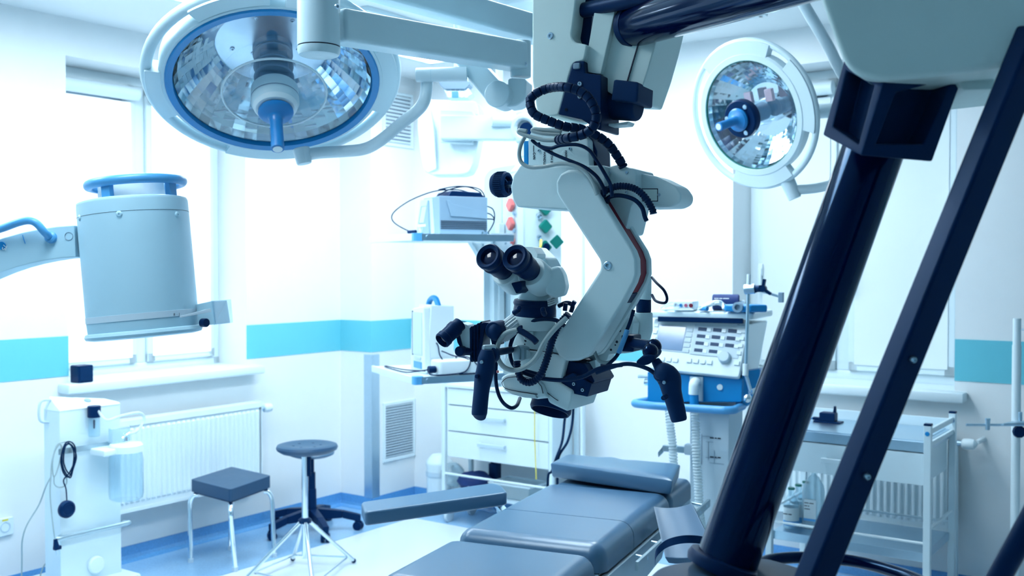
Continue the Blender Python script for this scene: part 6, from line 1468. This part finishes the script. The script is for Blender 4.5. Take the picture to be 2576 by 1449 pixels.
# things on top of the ventilator
tz = tpz + .029
def onT(px, k):
    q = AN(px, 800, k); return V((q.x, q.y, tz))
q = onT(1726, .09)
mbx = Thing('sensor_module', 'white sensor module with coloured sockets on the ventilator top', 'sensor module', q)
mbx.part('body', box(q + Z * .022, (.085, .09, .042), MV, b=.008), 'whitem')
for i, (m_, r_) in enumerate((('lgrey', .010), ('blue', .007), ('pink', .007), ('dred', .008))):
    mbx.part('socket', lathe(q + MV * (-.030 + .0215 * i) - EV * .044 + Z * .024, -EV, [(r_, 0), (r_, .004), (r_ * .5, .004), (r_ * .4, .001), (0, .001)], 16), m_)
mbx.part('lead', tube([q - MV * .04 + Z * .02 + EV * .03, q - MV * .08 + Z * .02 + EV * .02, q - MV * .10 + Z * .008, q - MV * .06 - EV * .05 + Z * .006, q - EV * .062 + Z * .006, q + MV * .05 - EV * .06 + Z * .007], .0045, 8), 'hose')
mbx.part('lead', tube([q - MV * .03 + Z * .03 + EV * .04, q - MV * .085 + Z * .03 + EV * .04, q - MV * .115 + Z * .006, q - MV * .07 - EV * .04 + Z * .005, q - MV * .01 - EV * .058 + Z * .015], .0045, 8), 'hose')
q = onT(1800, .09)
ct = Thing('cable_bundle', 'bundle of white sensor leads tied up on the ventilator top', 'cable', q)
for i in range(9):
    y_ = -.045 + .011 * i
    ct.part('lead', tube([q + MV * -.06 + EV * y_ + Z * (.008 + .003 * (i % 3)), q + MV * -.02 + EV * (y_ * .5 - .01) + Z * (.025 + .004 * (i % 4)), q + MV * .02 + EV * (-.01 - y_ * .3) + Z * (.03 + .006 * ((i * 2) % 3)), q + MV * .045 + EV * y_ + Z * (.012 + .004 * (i % 2))], .0048, 8, n=5), 'whitem' if i != 4 else 'green')
ct.part('connector', merge(cyl(q - MV * .055 - EV * .03 + Z * .012, q - MV * .02 - EV * .05 + Z * .012, .009, 12)), 'blue')
q = onT(1826, .165)
bc = Thing('pressure_cuff', 'rolled dark navy blood pressure cuff behind the white leads', 'pressure cuff', q)
cd = (MV * .92 + EV * .2 + Z * .0).normalized()
bc.part('roll', lathe(q - cd * .055 + Z * .035, cd, [(.012, 0), (.03, 0), (.034, .004), (.034, .106), (.03, .11), (.012, .11)], 28), 'dblue')
bc.part('cuff_print', dashes(q - cd * .04 + Z * .050 - EV * .031, cd, Z + EV * .4, .006, (3, 2, 4)), 'wink')
bc.part('cuff_hose', tube([q + cd * .055 + Z * .035, q + cd * .075 + Z * .04, q + cd * .07 + Z * .01 , q + cd * .05 - EV * .03 + Z * .008], .005, 8), 'whitem')
q = onT(1876, .06)
bd = Thing('breathing_mask', 'blue folded breathing bag with a grey connector on the ventilator top', 'breathing bag', q)
bd.part('bag_fold', prism(rpoly([q - MV * .085 - EV * .03 + Z * .002, q + MV * .03 - EV * .045 + Z * .002, q + MV * .09 + Z * .002, q + MV * .05 + EV * .06 + Z * .002, q - MV * .06 + EV * .05 + Z * .002], .015), Z * .03, .012, 3), 'blue')
bd.part('connector', lathe(q - EV * .045 - MV * .02 + Z * .022, -EV, [(.018, -.03), (.021, -.01), (.021, .012), (.012, .013), (.011, .0), (0, .0)], 20), 'grey')
# ================================================================ instrument trolley at the right window
fpst = P(2334, 1100, 4.40)
TOFF = (fpst - C1).dot(NB)
def TB(px, py, o=0.0): return hitB(px, py, TOFF - o)
def TWp(s, z, o=0.0): return WB(s, z, TOFF - o)
tr_ = sB(2334, 1200, TOFF); tl_ = sB(1936, 1300, TOFF)
TD = .46
print('trolley off', TOFF, 'width', tr_ - tl_)
ztp = TB(2334, 1070).z; zst = TB(2180, 1112).z; zdb = TB(2260, 1215).z; zsh = TB(2120, 1362).z
it = Thing('instrument_trolley', 'white framed instrument trolley with a steel top and one drawer before the right window', 'trolley', TWp((tl_ + tr_) / 2, 0, TD / 2))
for s in (tl_, tr_):
    for d_ in (0, TD):
        p_ = it.part('post', box(TWp(s, ztp / 2 + .04, d_), (.030, .030, ztp - .08), BV, b=.003), 'white')
        it.part('post_cap', box(TWp(s, ztp + .003, d_), (.031, .031, .010), BV, b=.002), 'black', p_)
        it.part('bolt', lathe(TWp(s, ztp - .035, d_) + NB * .015, NB, [(.010, 0), (.009, .003), (0, .004)], 14), 'blue', p_)
        it.part('castor', merge(cyl(TWp(s, .04, d_) - BV * .012, TWp(s, .04, d_) + BV * .012, .04, 20, .004), box(TWp(s, .075, d_), (.03, .04, .04), BV, b=.005)), 'black')
    for z_, h_ in ((ztp - .03, .024), (ztp - .085, .02)):
        it.part('end_rail', box(TWp(s, z_, TD / 2), (.014, TD, h_), BV, b=.003), 'white')
    it.part('shelf_end_rail', cyl(TWp(s, zsh + .10, 0), TWp(s, zsh + .10, TD), .007, 12), 'whitem')
it.part('steel_top', box(TWp((tl_ + tr_) / 2, zst, TD / 2), (tr_ - tl_ - .02, TD, .045), BV, b=.003), 'steel')
it.part('top_tray', box(TWp((tl_ + tr_) / 2, zst + .024, TD / 2), (tr_ - tl_ - .05, TD - .04, .004), BV, b=.001), 'steel')
it.part('back_rail', box(TWp((tl_ + tr_) / 2, zst + .045, TD - .005), (tr_ - tl_ - .03, .01, .05), BV, b=.002), 'white')
dbx = it.part('drawer_box', prism([TWp(tl_ + .02, zdb, .02), TWp(tr_ - .02, zdb, .02), TWp(tr_ - .02, zst - .024, .02), TWp(tl_ + .02, zst - .024, .02)], AV * (TD - .04), .004), 'white')
dr_ = it.part('drawer', prism([TWp(tl_ + .02, zdb), TWp(tr_ - .018, zdb), TWp(tr_ - .018, zst - .028), TWp(tl_ + .02, zst - .028)], AV * .018, .003), 'white')
hs_ = sB(2120, 1160, TOFF)
it.part('handle', merge(box(TWp(hs_, TB(2110, 1160).z, -.025), (.18, .014, .022), BV, b=.003), box(TWp(hs_ - .08, TB(2110, 1160).z + .002, -.012), (.012, .026, .012), BV), box(TWp(hs_ + .08, TB(2110, 1160).z + .002, -.012), (.012, .026, .012), BV)), 'white', dr_)
it.part('lower_shelf', box(TWp((tl_ + tr_) / 2, zsh - .02, TD / 2), (tr_ - tl_ - .02, TD - .02, .04), BV, b=.003), 'steel')
it.part('shelf_rail', cyl(TWp(tl_, zsh + .045, -.004), TWp(tr_, zsh + .045, -.004), .006, 12), 'whitem')
it.part('shelf_rail', cyl(TWp(tl_, zsh + .045, TD), TWp(tr_, zsh + .045, TD), .006, 12), 'whitem')
# charger on the steel top
q = TWp(sB(2084, 1068, TOFF - .30), zst + .026, .30)
ch = Thing('battery_charger', 'small black charger standing on the steel trolley top', 'charger', q)
ch.part('base', box(q + Z * .004, (.13, .06, .008), BV, b=.002), 'black')
ch.part('body', box(q + Z * .028, (.075, .055, .042), BV, b=.006), 'black')
ch.part('fin', prism([q + BV * .02 + Z * .045, q + BV * .034 + Z * .045, q + BV * .032 + Z * .078, q + BV * .025 + Z * .08], AV * .02, .002), 'black')
ch.part('plug', box(q - BV * .055 + Z * .014, (.04, .025, .014), BV, b=.003), 'black')
ch.part('lead', tube([q - BV * .075 + Z * .014, q - BV * .11 + Z * .008, q - BV * .16 + Z * .005], .004, 8), 'blue')
# bottles on the lower shelf
def bottle(px, py, o, r, h, lab, cap, m='jar', big=False):
    g_ = hitB(px, py, TOFF - o); q = V((g_.x, g_.y, zsh + .0005))
    t = Thing('infusion_bottle', lab, 'bottle', q, 'bottles on the trolley shelf')
    if not big:
        t.part('glass', lathe(q, Z, [(0, 0), (r * .9, 0), (r, .008), (r, h * .58), (r * .93, h * .66), (r * .5, h * .80), (r * .38, h * .84), (r * .38, h * .93), (r * .42, h * .94), (r * .42, h * .97)], 28), m)
        t.part('cap', cyl(q + Z * h * .95, q + Z * h, r * .46, 20, .002), cap)
        t.part('label', lathe(q + Z * h * .08, Z, [(r * 1.005, 0), (r * 1.012, .0005), (r * 1.012, h * .44), (r * 1.005, h * .445)], 28, cap=False), 'paper')
        t.part('label_band', lathe(q + Z * h * .08, Z, [(r * 1.013, 0), (r * 1.02, .0005), (r * 1.02, h * .12), (r * 1.013, h * .125)], 28, cap=False), 'lblue')
        t.part('print', dashes(q + NB * r * 1.03 - BV * r * .7 + Z * h * .36, BV, Z, r * .2, (3, 2.2)), 'ink')
    else:
        t.part('flask', lathe(q, Z, [(0, 0), (r * .92, 0), (r, .01), (r, h * .62), (r * .9, h * .72), (r * .45, h * .86), (r * .22, h * .90), (r * .2, h * .96)], 30, 1.0, .75), m)
        t.part('neck_tube', cyl(q + Z * h * .94, q + Z * h, r * .2, 16, .002), cap)
        t.part('hanger', box(q + Z * h * .99 + BV * r * .2, (r * .9, .01, .008), BV, b=.002), cap)
        t.part('label', box(q + NB * r * .98 + Z * h * .33, (r * 1.1, .002, h * .36), BV), 'paper')
        t.part('label_band', box(q + NB * r * .985 + Z * h * .17, (r * 1.1, .003, h * .04), BV), 'lblue')
        for i in range(3): t.part('print', dashes(q + NB * r * 1.0 - BV * r * .5 + Z * h * (.44 - .05 * i), BV, Z, r * .13, ((3, 3), (2, 1), (4,))[i]), 'ink')
bottle(1990, 1345, .10, .036, .19, 'small clear glass bottle with a green cap, foremost of the row', 'green')
bottle(2008, 1335, .19, .036, .19, 'small clear glass bottle with a green cap, middle of the row', 'green')
bottle(2026, 1325, .28, .036, .19, 'small clear glass bottle with a green cap, rearmost of the row', 'green')
bottle(2046, 1340, .16, .052, zdb - zsh - .012, 'large clear plastic bottle standing beside the small capped bottles', 'whitem', 'pet', True)
# ================================================================ infusion stand at the far right
ivp = P(2556, 1050, 4.45); ivb = V((ivp.x, ivp.y, 0))
iv = Thing('drip_stand', 'white drip stand with a steel cross bar before the right wall', 'infusion stand', ivb)
iz = lambda y: P(2556, y, 4.45).z
iv.part('pole', cyl(ivb + Z * .06, ivb + Z * iz(868), .0185, 22), 'whitem')
iv.part('upper_sleeve', cyl(ivb + Z * iz(872), ivb + Z * iz(800), .0165, 20, .004), 'whitem')
iv.part('sleeve_screw', merge(cyl(ivb + Z * iz(828) + V((.012, -.01, 0)), ivb + Z * iz(828) + V((.022, -.02, 0)), .004, 10)), 'steel')
cbz = iz(1062)
iv.part('cross_bar', cyl(V((P(2437, 1058, 4.35).x, 4.36, cbz)), V((P(2700, 1066, 4.35).x, 4.36, cbz)), .0055, 12), 'steel')
iv.part('bar_block', merge(cyl(V((P(2490, 1070, 4.35).x, 4.355, cbz - .02)), V((P(2490, 1070, 4.35).x, 4.355, cbz + .02)), .009, 14), cyl(V((P(2490, 1070, 4.35).x, 4.355, cbz + .02)), V((P(2490, 1070, 4.35).x, 4.355, cbz + .028)), .011, 14)), 'steel')
iv.part('clamp_plate', prism([V((ivp.x - .10, 4.34, cbz + .004)), V((ivp.x, 4.30, cbz + .016)), V((ivp.x + .08, 4.38, cbz + .004)), V((ivp.x, 4.45, cbz + .0))], Z * .006, .001), 'steel')
iv.part('clamp_bolt', cyl(V((ivp.x, 4.40, cbz)), V((ivp.x, 4.40, cbz + .05)), .008, 14, .002), 'steel')
kb = V((ivp.x - .002, 4.42, iz(1083)))
iv.part('star_knob', lathe(kb, V((0, -1, 0)), [(.0, -.01), (.012, -.01), (.012, .005), (.026, .006), (.028, .012), (.026, .024), (0, .026)], 10), 'black')
for i in range(5):
    a = 2 * math.pi * i / 5 + .3; d_ = V((math.cos(a), math.sin(a), 0))
    iv.part('foot', box(ivb + d_ * .14 + Z * .065, (.28, .03, .022), d_, b=.005), 'white')
    iv.part('castor', ball(ivb + d_ * .27 + Z * .028, .028, 14), 'black')
